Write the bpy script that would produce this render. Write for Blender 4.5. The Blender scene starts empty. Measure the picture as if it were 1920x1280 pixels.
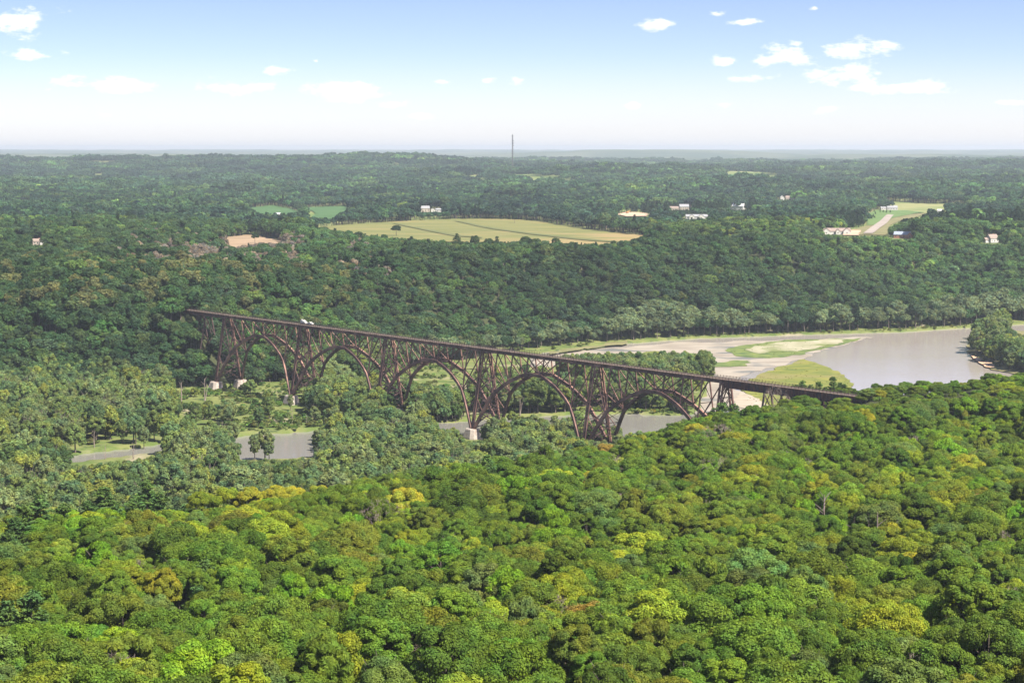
import bpy, bmesh, math, random
import numpy as np
from mathutils import Vector, Matrix
from mathutils.geometry import delaunay_2d_cdt

# ---------------------------------------------------------------- camera, sky, sun, exposure
scene = bpy.context.scene
COL = scene.collection
CAM_H = 180.0
PITCH = math.radians(5.49)
F = 3733.0                      # focal length in pixels of the 1920 px wide photograph (70 mm on 36 mm)
cam = bpy.data.cameras.new('camera')
cam.sensor_width = 36.0
cam.lens = 70.0
cam.clip_start = 1.0
cam.clip_end = 90000.0
camo = bpy.data.objects.new('camera', cam)
camo.location = (0, 0, CAM_H)
camo.rotation_euler = (math.pi / 2 - PITCH, 0, 0)
COL.objects.link(camo)
scene.camera = camo

SUN_AZ = Vector((0.75, -0.66)).normalized()      # horizontal direction towards the sun
SUN_EL = math.radians(53)
sun = bpy.data.lights.new('sun', 'SUN')
sun.energy = 5.0
sun.angle = math.radians(1.0)
sun.color = (1.0, 0.94, 0.82)
suno = bpy.data.objects.new('sun', sun)
sd = Vector((SUN_AZ.x * math.cos(SUN_EL), SUN_AZ.y * math.cos(SUN_EL), math.sin(SUN_EL)))
suno.rotation_euler = sd.to_track_quat('Z', 'Y').to_euler()
suno.location = (200, -100, 400)
COL.objects.link(suno)

scene.view_settings.view_transform = 'Standard'
scene.view_settings.look = 'None'
scene.view_settings.gamma = 1.0
scene.view_settings.exposure = 1.43
scene.view_settings.use_curve_mapping = False
scene.render.engine = 'CYCLES'
cy = scene.cycles
cy.use_denoising = True
cy.denoiser = 'OPENIMAGEDENOISE'
cy.denoising_input_passes = 'RGB_ALBEDO_NORMAL'
cy.max_bounces = 5
cy.diffuse_bounces = 2
cy.glossy_bounces = 2
cy.transmission_bounces = 2
cy.transparent_max_bounces = 4
cy.volume_bounces = 0
cy.caustics_reflective = False
cy.caustics_refractive = False
cy.use_adaptive_sampling = False
cy.sample_clamp_indirect = 4.0

FWD = np.array([0, math.cos(PITCH), -math.sin(PITCH)])
UPV = np.array([0, math.sin(PITCH), math.cos(PITCH)])


def ray(px, py):
    d = FWD * F + UPV * (640 - py)
    d = d + np.array([px - 960.0, 0, 0])
    return d / np.linalg.norm(d)


def on_plane(px, py, z=0.0):
    d = ray(px, py)
    t = (z - CAM_H) / d[2]
    return d[0] * t, d[1] * t


def project(x, y, z):
    rz = z - CAM_H
    zc = y * FWD[1] + rz * FWD[2]
    up = y * UPV[1] + rz * UPV[2]
    return 960 + F * x / zc, 640 - F * up / zc


def build_world():
    w = bpy.data.worlds.new('World')
    scene.world = w
    w.use_nodes = True
    nt = w.node_tree
    nt.nodes.clear()
    N = nt.nodes.new
    L = nt.links.new
    out = N('ShaderNodeOutputWorld')
    bg = N('ShaderNodeBackground')
    bg.inputs['Strength'].default_value = 0.067
    L(bg.outputs[0], out.inputs[0])
    geo = N('ShaderNodeTexCoord')
    # sky, with the pale band near the horizon kept shallow
    sc = N('ShaderNodeVectorMath'); sc.operation = 'MULTIPLY'
    sc.inputs[1].default_value = (1, 1, 2.5)
    L(geo.outputs['Generated'], sc.inputs[0])
    nm = N('ShaderNodeVectorMath'); nm.operation = 'NORMALIZE'
    L(sc.outputs[0], nm.inputs[0])
    sky = N('ShaderNodeTexSky')
    sky.sky_type = 'NISHITA'
    sky.sun_disc = False
    sky.sun_elevation = SUN_EL
    sky.sun_rotation = math.atan2(SUN_AZ.x, SUN_AZ.y)
    sky.altitude = 300
    sky.air_density = 1.0
    sky.dust_density = 0.8
    sky.ozone_density = 1.5
    L(nm.outputs[0], sky.inputs[0])
    # clouds: direction coordinates about north (+Y)
    sep = N('ShaderNodeSeparateXYZ')
    L(geo.outputs['Generated'], sep.inputs[0])

    def m(op, a, b=None, c=None, clamp=False):
        n = N('ShaderNodeMath'); n.operation = op; n.use_clamp = clamp
        for i, v in enumerate((a, b, c)):
            if v is None:
                continue
            if isinstance(v, (int, float)):
                n.inputs[i].default_value = v
            else:
                L(v, n.inputs[i])
        return n.outputs[0]
    yy = m('MAXIMUM', sep.outputs[1], 0.02)
    u = m('DIVIDE', sep.outputs[0], yy)
    v = m('DIVIDE', sep.outputs[2], yy)
    cmb = N('ShaderNodeCombineXYZ')
    L(u, cmb.inputs[0]); L(v, cmb.inputs[1])
    nz = N('ShaderNodeTexNoise'); nz.inputs['Scale'].default_value = 55; nz.inputs['Detail'].default_value = 6
    nz.inputs['Roughness'].default_value = 0.62
    st = N('ShaderNodeVectorMath'); st.operation = 'MULTIPLY'; st.inputs[1].default_value = (1, 2.2, 1)
    L(cmb.outputs[0], st.inputs[0]); L(st.outputs[0], nz.inputs['Vector'])
    clouds = [(a_, b_, c_ * 1.0, d_ * .95, e_ * .95) for a_, b_, c_, d_, e_ in [(35, 40, 85, 30, 1.0), (50, 104, 85, 15, .9), (205, 157, 105, 19, 1.0), (520, 132, 40, 10, .9),
              (450, 166, 75, 17, 1.0), (640, 171, 88, 24, 1.15), (735, 196, 45, 11, .9), (592, 115, 14, 8, .6),
              (195, 216, 30, 9, .7), (828, 154, 22, 9, .7), (915, 149, 28, 11, .7), (968, 150, 26, 11, .9),
              (790, 217, 40, 9, .7), (1238, 48, 50, 20, .8), (1342, 26, 24, 11, .8), (1393, 42, 42, 11, .9),
              (1526, 15, 14, 9, .7), (1364, 113, 30, 13, .9), (1468, 109, 70, 22, 1.1), (1495, 82, 22, 10, .7),
              (1602, 90, 100, 22, .95), (1585, 140, 112, 22, .98), (1690, 164, 120, 15, .98), (1403, 149, 48, 11, .9),
              (1186, 197, 26, 11, .9), (1350, 195, 55, 10, .7), (1550, 205, 90, 14, .6), (1900, 192, 45, 10, .7),
              (1105, 177, 26, 9, .5)]]
    acc = None
    for (cx, cy_, w_, h_, s_) in clouds:
        d = ray(cx, cy_)
        un, vn = d[0] / d[1], d[2] / d[1]
        a = N('ShaderNodeVectorMath'); a.operation = 'SUBTRACT'; a.inputs[1].default_value = (un, vn, 0)
        L(cmb.outputs[0], a.inputs[0])
        b = N('ShaderNodeVectorMath'); b.operation = 'MULTIPLY'; b.inputs[1].default_value = (F / w_, F / h_, 0)
        L(a.outputs[0], b.inputs[0])
        c = N('ShaderNodeVectorMath'); c.operation = 'LENGTH'
        L(b.outputs[0], c.inputs[0])
        q = m('SUBTRACT', s_, c.outputs['Value'])
        acc = q if acc is None else m('MAXIMUM', acc, q)
    front = m('ADD', acc, m('MULTIPLY', m('SUBTRACT', nz.outputs[0], 0.5), 3.4))
    fr = N('ShaderNodeMapRange'); fr.interpolation_type = 'SMOOTHSTEP'
    fr.inputs['From Min'].default_value = 0.05; fr.inputs['From Max'].default_value = 0.75
    L(front, fr.inputs['Value'])
    frontpos = m('GREATER_THAN', sep.outputs[1], 0.3)
    # the rest of the sky: the same kind of small fair weather clouds on a flat layer
    zz = m('MAXIMUM', sep.outputs[2], 0.04)
    cp = N('ShaderNodeCombineXYZ')
    L(m('DIVIDE', sep.outputs[0], zz), cp.inputs[0]); L(m('DIVIDE', sep.outputs[1], zz), cp.inputs[1])
    n2 = N('ShaderNodeTexNoise'); n2.inputs['Scale'].default_value = 1.3; n2.inputs['Detail'].default_value = 5
    L(cp.outputs[0], n2.inputs['Vector'])
    f2 = N('ShaderNodeMapRange'); f2.interpolation_type = 'SMOOTHSTEP'
    f2.inputs['From Min'].default_value = 0.58; f2.inputs['From Max'].default_value = 0.7
    L(n2.outputs[0], f2.inputs['Value'])
    high = m('GREATER_THAN', sep.outputs[2], 0.085)
    side = m('MAXIMUM', m('GREATER_THAN', m('ABSOLUTE', u), 0.33), m('LESS_THAN', sep.outputs[1], 0.3))
    outm = m('MULTIPLY', f2.outputs[0], m('MAXIMUM', high, side))
    mask = m('MAXIMUM', m('MULTIPLY', fr.outputs[0], frontpos), outm, clamp=True)
    mask = m('MULTIPLY', mask, 0.92)
    mix = N('ShaderNodeMix'); mix.data_type = 'RGBA'
    hue = N('ShaderNodeVectorMath'); hue.operation = 'MULTIPLY'; hue.inputs[1].default_value = (1.05, .965, 1.08)
    L(sky.outputs[0], hue.inputs[0])
    pale = N('ShaderNodeMapRange'); pale.interpolation_type = 'SMOOTHSTEP'
    pale.inputs['From Min'].default_value = 0.0; pale.inputs['From Max'].default_value = 0.05
    pale.inputs['To Min'].default_value = .7; pale.inputs['To Max'].default_value = 0.0
    L(sep.outputs[2], pale.inputs['Value'])
    hz = N('ShaderNodeMix'); hz.data_type = 'RGBA'
    L(pale.outputs[0], hz.inputs[0]); L(hue.outputs[0], hz.inputs[6]); hz.inputs[7].default_value = (5.5, 5.55, 5.8, 1)
    L(mask, mix.inputs[0]); L(hz.outputs[2], mix.inputs[6])
    mix.inputs[7].default_value = (7.2, 7.2, 7.25, 1)
    L(mix.outputs[2], bg.inputs[0])


build_world()

# ---------------------------------------------------------------- helpers
rng = np.random.default_rng(11)
random.seed(5)


def tag(o, label=None, cat=None, group=None, kind=None):
    if label: o['label'] = label
    if cat: o['category'] = cat
    if group: o['group'] = group
    if kind: o['kind'] = kind
    return o


def link(name, me, mat=None, parent=None):
    o = bpy.data.objects.new(name, me)
    COL.objects.link(o)
    if mat is not None and me is not None and not me.materials:
        me.materials.append(mat)
    if parent is not None:
        o.parent = parent
    return o


def empty(name, loc=(0, 0, 0), rz=0.0):
    o = bpy.data.objects.new(name, None)
    o.empty_display_size = 0.5
    o.location = loc
    o.rotation_euler = (0, 0, rz)
    COL.objects.link(o)
    return o


def mesh_np(name, verts, faces_flat, nper):
    me = bpy.data.meshes.new(name)
    nv = len(verts); nf = len(faces_flat) // nper
    me.vertices.add(nv)
    me.vertices.foreach_set('co', np.asarray(verts, dtype=np.float32).ravel())
    me.loops.add(nf * nper)
    me.loops.foreach_set('vertex_index', np.asarray(faces_flat, dtype=np.int32))
    me.polygons.add(nf)
    me.polygons.foreach_set('loop_start', np.arange(0, nf * nper, nper, dtype=np.int32))
    me.polygons.foreach_set('loop_total', np.full(nf, nper, dtype=np.int32))
    me.update(calc_edges=True)
    me.validate()
    return me


class MB:
    """collects boxes, beams, tubes and prisms into one mesh"""
    def __init__(self):
        self.v = []; self.f = []

    def add(self, vs, fs):
        k = len(self.v)
        self.v += [tuple(p) for p in vs]
        self.f += [tuple(i + k for i in q) for q in fs]
        return self

    BF = [(0, 3, 2, 1), (4, 5, 6, 7), (0, 1, 5, 4), (1, 2, 6, 5), (2, 3, 7, 6), (3, 0, 4, 7)]

    def box(self, x0, x1, y0, y1, z0, z1):
        return self.add([(x0, y0, z0), (x1, y0, z0), (x1, y1, z0), (x0, y1, z0),
                         (x0, y0, z1), (x1, y0, z1), (x1, y1, z1), (x0, y1, z1)], self.BF)

    def hexa(self, bottom, top):
        return self.add(list(bottom) + list(top), self.BF)

    def beam(self, a, b, w, d, ref=(0, 0, 1)):
        a = Vector(a); b = Vector(b); t = (b - a).normalized(); r = Vector(ref)
        if abs(t.dot(r)) > 0.98: r = Vector((1, 0, 0))
        s = t.cross(r).normalized(); n = s.cross(t).normalized()
        s *= w / 2; n *= d / 2
        return self.add([a - s - n, a + s - n, a + s + n, a - s + n, b - s - n, b + s - n, b + s + n, b - s + n], self.BF)

    def tube(self, a, b, r0, r1, n=5, cap=True):
        a = Vector(a); b = Vector(b); t = (b - a).normalized()
        r = Vector((0, 0, 1)) if abs(t.z) < .9 else Vector((1, 0, 0))
        s = t.cross(r).normalized(); q = s.cross(t)
        vs = []
        for p, rad in ((a, r0), (b, r1)):
            for i in range(n):
                an = 2 * math.pi * i / n
                vs.append(p + (s * math.cos(an) + q * math.sin(an)) * rad)
        fs = [(i, (i + 1) % n, n + (i + 1) % n, n + i) for i in range(n)]
        if cap: fs.append(tuple(range(n, 2 * n)))
        return self.add(vs, fs)

    def mesh(self, name):
        me = bpy.data.meshes.new(name)
        me.from_pydata(self.v, [], self.f)
        me.update()
        return me

    def build(self, name, mat, parent=None):
        return link(name, self.mesh(name), mat, parent)


# value noise -----------------------------------------------------------------
_perm = np.random.default_rng(3).random((256, 256))


def vnoise(x, y):
    x = np.asarray(x, float); y = np.asarray(y, float)
    xi = np.floor(x).astype(int); yi = np.floor(y).astype(int)
    fx = x - xi; fy = y - yi
    fx = fx * fx * (3 - 2 * fx); fy = fy * fy * (3 - 2 * fy)
    g = lambda i, j: _perm[i & 255, j & 255]
    a = g(xi, yi) * (1 - fx) + g(xi + 1, yi) * fx
    b = g(xi, yi + 1) * (1 - fx) + g(xi + 1, yi + 1) * fx
    return (a * (1 - fy) + b * fy) * 2 - 1


def fbm(x, y, o=3):
    s = 0; a = 1.0
    for k in range(o):
        s = s + a * vnoise(x * 2 ** k + 17 * k, y * 2 ** k + 31 * k); a *= .5
    return s


def sm(t):
    t = np.clip(t, 0, 1)
    return t * t * (3 - 2 * t)


def inpoly(X, Y, poly):
    X = np.asarray(X, float); Y = np.asarray(Y, float)
    r = np.zeros(X.shape, bool)
    n = len(poly)
    for i in range(n):
        x0, y0 = poly[i]; x1, y1 = poly[(i + 1) % n]
        if y0 == y1: continue
        c = ((y0 > Y) != (y1 > Y)) & (X < (x1 - x0) * (Y - y0) / (y1 - y0) + x0)
        r ^= c
    return r


# ---------------------------------------------------------------- materials
def new_mat(name):
    m = bpy.data.materials.new(name)
    m.use_nodes = True
    nt = m.node_tree
    nt.nodes.clear()
    out = nt.nodes.new('ShaderNodeOutputMaterial')
    return m, nt, out


def noise_mat(name, c1, c2, scale=1.0, rough=0.8, detail=4, stretch=(1, 1, 1), lo=.35, hi=.65, bump=0.0, spec=.3, c3=None, scale3=.1, lo3=.5, hi3=.6, metal=0.0):
    m, nt, out = new_mat(name)
    N = nt.nodes.new; L = nt.links.new
    b = N('ShaderNodeBsdfPrincipled')
    b.inputs['Roughness'].default_value = rough
    b.inputs['Specular IOR Level'].default_value = spec
    b.inputs['Metallic'].default_value = metal
    L(b.outputs[0], out.inputs[0])
    g = N('ShaderNodeNewGeometry')
    mp = N('ShaderNodeVectorMath'); mp.operation = 'MULTIPLY'; mp.inputs[1].default_value = stretch
    L(g.outputs['Position'], mp.inputs[0])

    def nz(s):
        n = N('ShaderNodeTexNoise'); n.inputs['Scale'].default_value = s; n.inputs['Detail'].default_value = detail
        L(mp.outputs[0], n.inputs['Vector']); return n
    n1 = nz(scale)
    r = N('ShaderNodeMapRange'); r.inputs['From Min'].default_value = lo; r.inputs['From Max'].default_value = hi
    L(n1.outputs[0], r.inputs['Value'])
    mx = N('ShaderNodeMix'); mx.data_type = 'RGBA'
    mx.inputs[6].default_value = (*c1, 1); mx.inputs[7].default_value = (*c2, 1)
    L(r.outputs[0], mx.inputs[0])
    col = mx.outputs[2]
    if c3 is not None:
        n3 = nz(scale3)
        r3 = N('ShaderNodeMapRange'); r3.inputs['From Min'].default_value = lo3; r3.inputs['From Max'].default_value = hi3
        L(n3.outputs[0], r3.inputs['Value'])
        m3 = N('ShaderNodeMix'); m3.data_type = 'RGBA'
        L(r3.outputs[0], m3.inputs[0]); L(col, m3.inputs[6]); m3.inputs[7].default_value = (*c3, 1)
        col = m3.outputs[2]
    L(col, b.inputs['Base Color'])
    if bump:
        bp = N('ShaderNodeBump'); bp.inputs['Strength'].default_value = bump; bp.inputs['Distance'].default_value = .3
        L(n1.outputs[0], bp.inputs['Height']); L(bp.outputs[0], b.inputs['Normal'])
    return m


def leaf_mat(name, fallback, trans=0.4):
    """foliage: the tint comes with each tree; small colour drift inside a crown"""
    m, nt, out = new_mat(name)
    N = nt.nodes.new; L = nt.links.new
    at = N('ShaderNodeAttribute'); at.attribute_type = 'INSTANCER'; at.attribute_name = 'tint'
    g = N('ShaderNodeNewGeometry')
    n = N('ShaderNodeTexNoise'); n.inputs['Scale'].default_value = .45; n.inputs['Detail'].default_value = 3
    L(g.outputs['Position'], n.inputs['Vector'])
    r = N('ShaderNodeMapRange'); r.inputs['From Min'].default_value = .3; r.inputs['From Max'].default_value = .7
    r.inputs['To Min'].default_value = .78; r.inputs['To Max'].default_value = 1.22
    L(n.outputs[0], r.inputs['Value'])
    # every leaf cluster a little different
    r2 = N('ShaderNodeMapRange'); r2.inputs['To Min'].default_value = .68; r2.inputs['To Max'].default_value = 1.32
    L(g.outputs['Random Per Island'], r2.inputs['Value'])
    mu = N('ShaderNodeMath'); mu.operation = 'MULTIPLY'
    L(r.outputs[0], mu.inputs[0]); L(r2.outputs[0], mu.inputs[1])
    n3 = N('ShaderNodeTexNoise'); n3.inputs['Scale'].default_value = .22; n3.inputs['Detail'].default_value = 4
    L(g.outputs['Position'], n3.inputs['Vector'])
    r3 = N('ShaderNodeMapRange'); r3.inputs['From Min'].default_value = .33; r3.inputs['From Max'].default_value = .67
    L(n3.outputs[0], r3.inputs['Value'])
    hd = N('ShaderNodeMix'); hd.data_type = 'RGBA'
    hd.inputs[6].default_value = (.76, .94, 1.12, 1); hd.inputs[7].default_value = (1.22, 1.08, .85, 1)
    L(r3.outputs[0], hd.inputs[0])
    tm_ = N('ShaderNodeVectorMath'); tm_.operation = 'MULTIPLY'
    L(at.outputs['Color'], tm_.inputs[0]); L(hd.outputs[2], tm_.inputs[1])
    vm = N('ShaderNodeVectorMath'); vm.operation = 'SCALE'
    L(tm_.outputs[0], vm.inputs[0]); L(mu.outputs[0], vm.inputs['Scale'])
    b = N('ShaderNodeBsdfPrincipled')
    b.inputs['Roughness'].default_value = .7; b.inputs['Specular IOR Level'].default_value = .12
    L(vm.outputs[0], b.inputs['Base Color'])
    t = N('ShaderNodeBsdfTranslucent')
    v2 = N('ShaderNodeVectorMath'); v2.operation = 'MULTIPLY'; v2.inputs[1].default_value = (1.25, 1.15, .6)
    L(vm.outputs[0], v2.inputs[0]); L(v2.outputs[0], t.inputs[0])
    ms = N('ShaderNodeMixShader'); ms.inputs[0].default_value = trans
    L(b.outputs[0], ms.inputs[1]); L(t.outputs[0], ms.inputs[2]); L(ms.outputs[0], out.inputs[0])
    return m


M = {}
M['leaf'] = leaf_mat('leaf', (.06, .1, .02))
M['needle'] = leaf_mat('needle', (.03, .07, .02), .12)
M['bark'] = noise_mat('bark', (.075, .058, .045), (.16, .13, .11), 1.5, .9, stretch=(1, 1, .25))
M['dead_bark'] = noise_mat('dead_bark', (.17, .13, .11), (.25, .20, .175), .8, .9)
M['steel'] = noise_mat('rusted_steel', (.080, .042, .037), (.140, .072, .058), .35, .75, c3=(.32, .175, .13), scale3=.12, lo3=.48, hi3=.7)
M['steel_dark'] = noise_mat('dark_rusted_steel', (.055, .033, .032), (.088, .052, .046), .4, .8)
M['girder'] = noise_mat('streaked_girder_steel', (.055, .040, .045), (.21, .075, .045), .9, .75, stretch=(1, 1, .3), lo=.4, hi=.7, c3=(.11, .05, .04), scale3=.25)
M['tie'] = noise_mat('weathered_timber', (.10, .075, .06), (.19, .15, .125), 1.2, .9)
M['rail'] = noise_mat('rail_steel', (.16, .10, .075), (.28, .2, .16), 2, .5)
M['stone'] = noise_mat('pedestal_stone', (.27, .23, .20), (.36, .31, .27), .8, .9, c3=(.19, .135, .105), scale3=.3, lo3=.55, hi3=.7, bump=.4)
M['white_paint'] = noise_mat('white_paint', (.40, .385, .36), (.48, .46, .435), .5, .6)
M['tan_siding'] = noise_mat('tan_siding', (.28, .24, .2), (.35, .3, .26), .5, .8)
M['grey_siding'] = noise_mat('grey_siding', (.3, .3, .3), (.38, .37, .36), .5, .8)
M['brick'] = noise_mat('red_brick', (.3, .13, .09), (.38, .18, .13), .8, .9)
M['roof_brown'] = noise_mat('brown_shingles', (.17, .13, .11), (.26, .2, .17), .9, .9)
M['roof_grey'] = noise_mat('grey_shingles', (.17, .17, .18), (.27, .27, .28), .9, .9)
M['roof_metal'] = noise_mat('pale_metal_roof', (.46, .46, .45), (.55, .55, .53), .3, .5)
M['roof_blue'] = noise_mat('blue_grey_roof', (.19, .22, .27), (.27, .3, .36), .6, .7)
M['roof_red'] = noise_mat('red_roof', (.4, .12, .09), (.5, .17, .13), .6, .7)
M['glass'] = noise_mat('window_glass', (.02, .025, .03), (.04, .045, .05), .5, .1, spec=.5)
M['tyre'] = noise_mat('tyre_rubber', (.02, .02, .02), (.04, .04, .04), 2, .9)
M['mast'] = noise_mat('mast_steel', (.07, .065, .065), (.12, .11, .11), .02, .6)
M['orange_paint'] = noise_mat('orange_paint', (.45, .19, .05), (.55, .25, .07), .6, .6)


# ---------------------------------------------------------------- terrain
BX = [-700, -300, -160, -86, -13, 44, 110, 171, 260, 400, 900]
BY = [480, 560, 620, 695, 785, 850, 955, 1045, 1080, 1120, 1150]          # brow of the near bluff
FX = [-1500, -440, -300, -215, -150, -80, 20, 160, 330, 520, 700, 1600]
FY = [1400, 1462, 1476, 1500, 1560, 1640, 1790, 1900, 1962, 2062, 2100, 2300]  # foot of the far bluff

UDIR = np.array([-.616, .788]); NDIR = np.array([-.788, -.616])           # along the bridge, across it (towards us)
BC = np.array([-16.2, 1235.7])


def bridge_xy(s, o=0.0):
    p = BC + UDIR * s + NDIR * o
    return float(p[0]), float(p[1])


def poly_at(pts, z=0.0):
    return [on_plane(x, y, z) for x, y in pts]


CHANNEL = poly_at([(-300, 872), (-100, 868), (100, 858), (200, 846), (300, 834), (450, 818), (590, 808), (680, 798), (850, 792),
                   (950, 783), (1060, 778), (1180, 776), (1260, 779), (1320, 775), (1340, 830), (1260, 835), (1160, 838), (1060, 832),
                   (940, 830), (870, 816), (760, 808), (690, 810), (640, 815), (604, 826), (596, 858), (450, 864), (440, 836), (318, 844), (300, 850), (130, 870), (-100, 880), (-300, 885)])
RIVER = poly_at([(990, 667), (1020, 661), (1150, 646), (1300, 634.5), (1500, 628), (1700, 622), (1830, 614), (1925, 607), (2150, 598), (2700, 590)]) \
    + [(900, 1250), (600, 1230), (330, 1200), (200, 1180)] \
    + poly_at([(1330, 835), (1290, 800), (1310, 770), (1335, 712), (1335, 692), (1180, 680), (1060, 690), (1000, 690)])
HILLS = [(-620, 8300, 1000, 900, 42), (-1900, 9000, 900, 900, 30), (250, 6500, 700, 600, 26), (1150, 17000, 1100, 1500, 62),
         (-700, 3600, 500, 300, 4), (2400, 8200, 900, 900, 22), (1300, 5600, 800, 500, 14), (-1500, 5200, 700, 500, 12), (3300, 14000, 1800, 1200, 30), (-3200, 14500, 2000, 1300, 34)]


def height(X, Y):
    X = np.asarray(X, float); Y = np.asarray(Y, float)
    yb = np.interp(X, BX, BY); yf = np.interp(X, FX, FY)
    zb = np.interp(Y, [0, 150, 330, 450, 560, 700, 800, 900, 1000, 1200], [96, 88, 73, 62, 54.5, 46, 41, 41, 46, 46]) + .015 * X
    zb = zb + 4.0 * fbm(X / 95 + 3, Y / 95) + .8 * fbm(X / 22, Y / 22, 2)
    e1 = (Y - yb) * .8 + 14 * vnoise(X / 50, Y / 50)
    f1 = sm(e1 / 105)
    z = zb * (1 - f1) + (1.3 + .5 * vnoise(X / 40, Y / 40)) * f1
    w = np.interp(X, [-300, 0, 400], [125, 235, 430])
    amp = np.interp(X, [-260, -120, 300], [10, 45, 70])
    e2 = (Y - yf)
    e2 = e2 + amp * fbm(X / 150 + 9, Y / 220) * sm(e2 / 60)
    f2 = sm(e2 / w)
    D = np.hypot(X, Y)
    plain = np.interp(D, [0, 2500, 10000, 28000, 34000], [68, 68, 90, 170, 176])
    rel = fbm(X / 600 + 5, Y / 620) * np.interp(Y, [1700, 2200, 3300, 5000], [5, 2.0, 4, 14])
    pl = plain + rel
    for hx, hy, sx, sy, hh in HILLS:
        pl = pl + hh * np.exp(-((X - hx) / sx) ** 2 - ((Y - hy) / sy) ** 2)
    z = z * (1 - f2) + pl * f2
    # railway embankments at the two ends of the bridge
    s = (X - BC[0]) * UDIR[0] + (Y - BC[1]) * UDIR[1]
    o = np.abs((X - BC[0]) * NDIR[0] + (Y - BC[1]) * NDIR[1])
    emb = np.where((s > 384), 56.0 - np.maximum(o - 4, 0) / 1.5, np.where(s < -312, 55.5 - np.maximum(o - 4, 0) / 1.5, -50))
    emb = np.where((s > 330) & (s <= 384), 56.0 - (384 - s) / 1.1 - np.maximum(o - 4, 0) / 1.5, emb)
    emb = np.where((s < -215) & (s >= -312), 55.5 - (s + 312) / 1.9 - np.maximum(o - 6, 0) / 1.8, emb)
    z = np.maximum(z, emb)
    flat = (z < 4.0) & (Y > 800) & (Y < 2400)
    wet = inpoly(X, Y, CHANNEL) | inpoly(X, Y, RIVER)
    return np.where(flat & wet, -1.6, z)


def hit(px, py, dz=0.0):
    """the point of the ground that a line of sight meets"""
    d = ray(px, py)
    t = np.arange(250, 30000, 6.0)
    x = d[0] * t; y = d[1] * t; z = CAM_H + d[2] * t
    g = height(x, y) + dz
    k = int(np.argmax(z < g))
    return float(x[k]), float(y[k]), float(g[k])


def build_ground():
    r = [30.0]
    while r[-1] < 250: r.append(r[-1] + 20)
    while r[-1] < 2350: r.append(r[-1] + 6)
    while r[-1] < 34000: r.append(r[-1] * 1.011 - 0)
    r = np.array(r)
    a = np.radians(np.concatenate([np.linspace(-62, -22, 40, endpoint=False), np.linspace(-22, 22, 250), np.linspace(22, 62, 41)[1:]]))
    R, A = np.meshgrid(r, a, indexing='ij')
    X = R * np.sin(A); Y = R * np.cos(A)
    Z = height(X, Y)
    nr, na = R.shape
    idx = np.arange(nr * na).reshape(nr, na)
    q = np.stack([idx[:-1, :-1], idx[:-1, 1:], idx[1:, 1:], idx[1:, :-1]], -1).reshape(-1)
    me = mesh_np('ground', np.stack([X, Y, Z], -1).reshape(-1, 3), q, 4)
    me.polygons.foreach_set('use_smooth', np.ones(len(me.polygons), bool))
    m, nt, out = new_mat('ground')
    N = nt.nodes.new; L = nt.links.new
    b = N('ShaderNodeBsdfPrincipled'); b.inputs['Roughness'].default_value = .95; b.inputs['Specular IOR Level'].default_value = .1
    L(b.outputs[0], out.inputs[0])
    g = N('ShaderNodeNewGeometry')
    sp = N('ShaderNodeSeparateXYZ'); L(g.outputs['Position'], sp.inputs[0])

    def nz(s, d=4):
        n = N('ShaderNodeTexNoise'); n.inputs['Scale'].default_value = s; n.inputs['Detail'].default_value = d
        L(g.outputs['Position'], n.inputs['Vector']); return n.outputs[0]

    def ramp(v, lo, hi):
        r_ = N('ShaderNodeMapRange'); r_.inputs['From Min'].default_value = lo; r_.inputs['From Max'].default_value = hi
        L(v, r_.inputs['Value']); return r_.outputs[0]

    def mix(f, c1, c2):
        x = N('ShaderNodeMix'); x.data_type = 'RGBA'; L(f, x.inputs[0])
        for i, c in ((6, c1), (7, c2)):
            if isinstance(c, tuple): x.inputs[i].default_value = (*c, 1)
            else: L(c, x.inputs[i])
        return x.outputs[2]
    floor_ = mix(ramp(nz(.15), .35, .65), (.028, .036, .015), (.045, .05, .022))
    meadow = mix(ramp(nz(.05), .4, .6), (.08, .112, .028), (.14, .15, .05))
    meadow = mix(ramp(nz(.11, 5), .55, .7), meadow, (.035, .055, .02))
    meadow = mix(ramp(nz(.021, 6), .58, .66), meadow, (.22, .195, .125))
    clear = mix(ramp(nz(.006), .4, .6), (.10, .14, .04), (.2, .2, .085))
    far = mix(ramp(nz(.0016, 6), .42, .6), (.05, .075, .05), (.10, .115, .075))
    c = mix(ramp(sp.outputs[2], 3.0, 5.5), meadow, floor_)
    c = mix(ramp(sp.outputs[1], 2250, 2500), c, clear)
    c = mix(ramp(sp.outputs[1], 9500, 12000), c, far)
    L(c, b.inputs['Base Color'])
    o = link('ground', me, m)
    tag(o, kind='structure')


build_ground()


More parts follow.
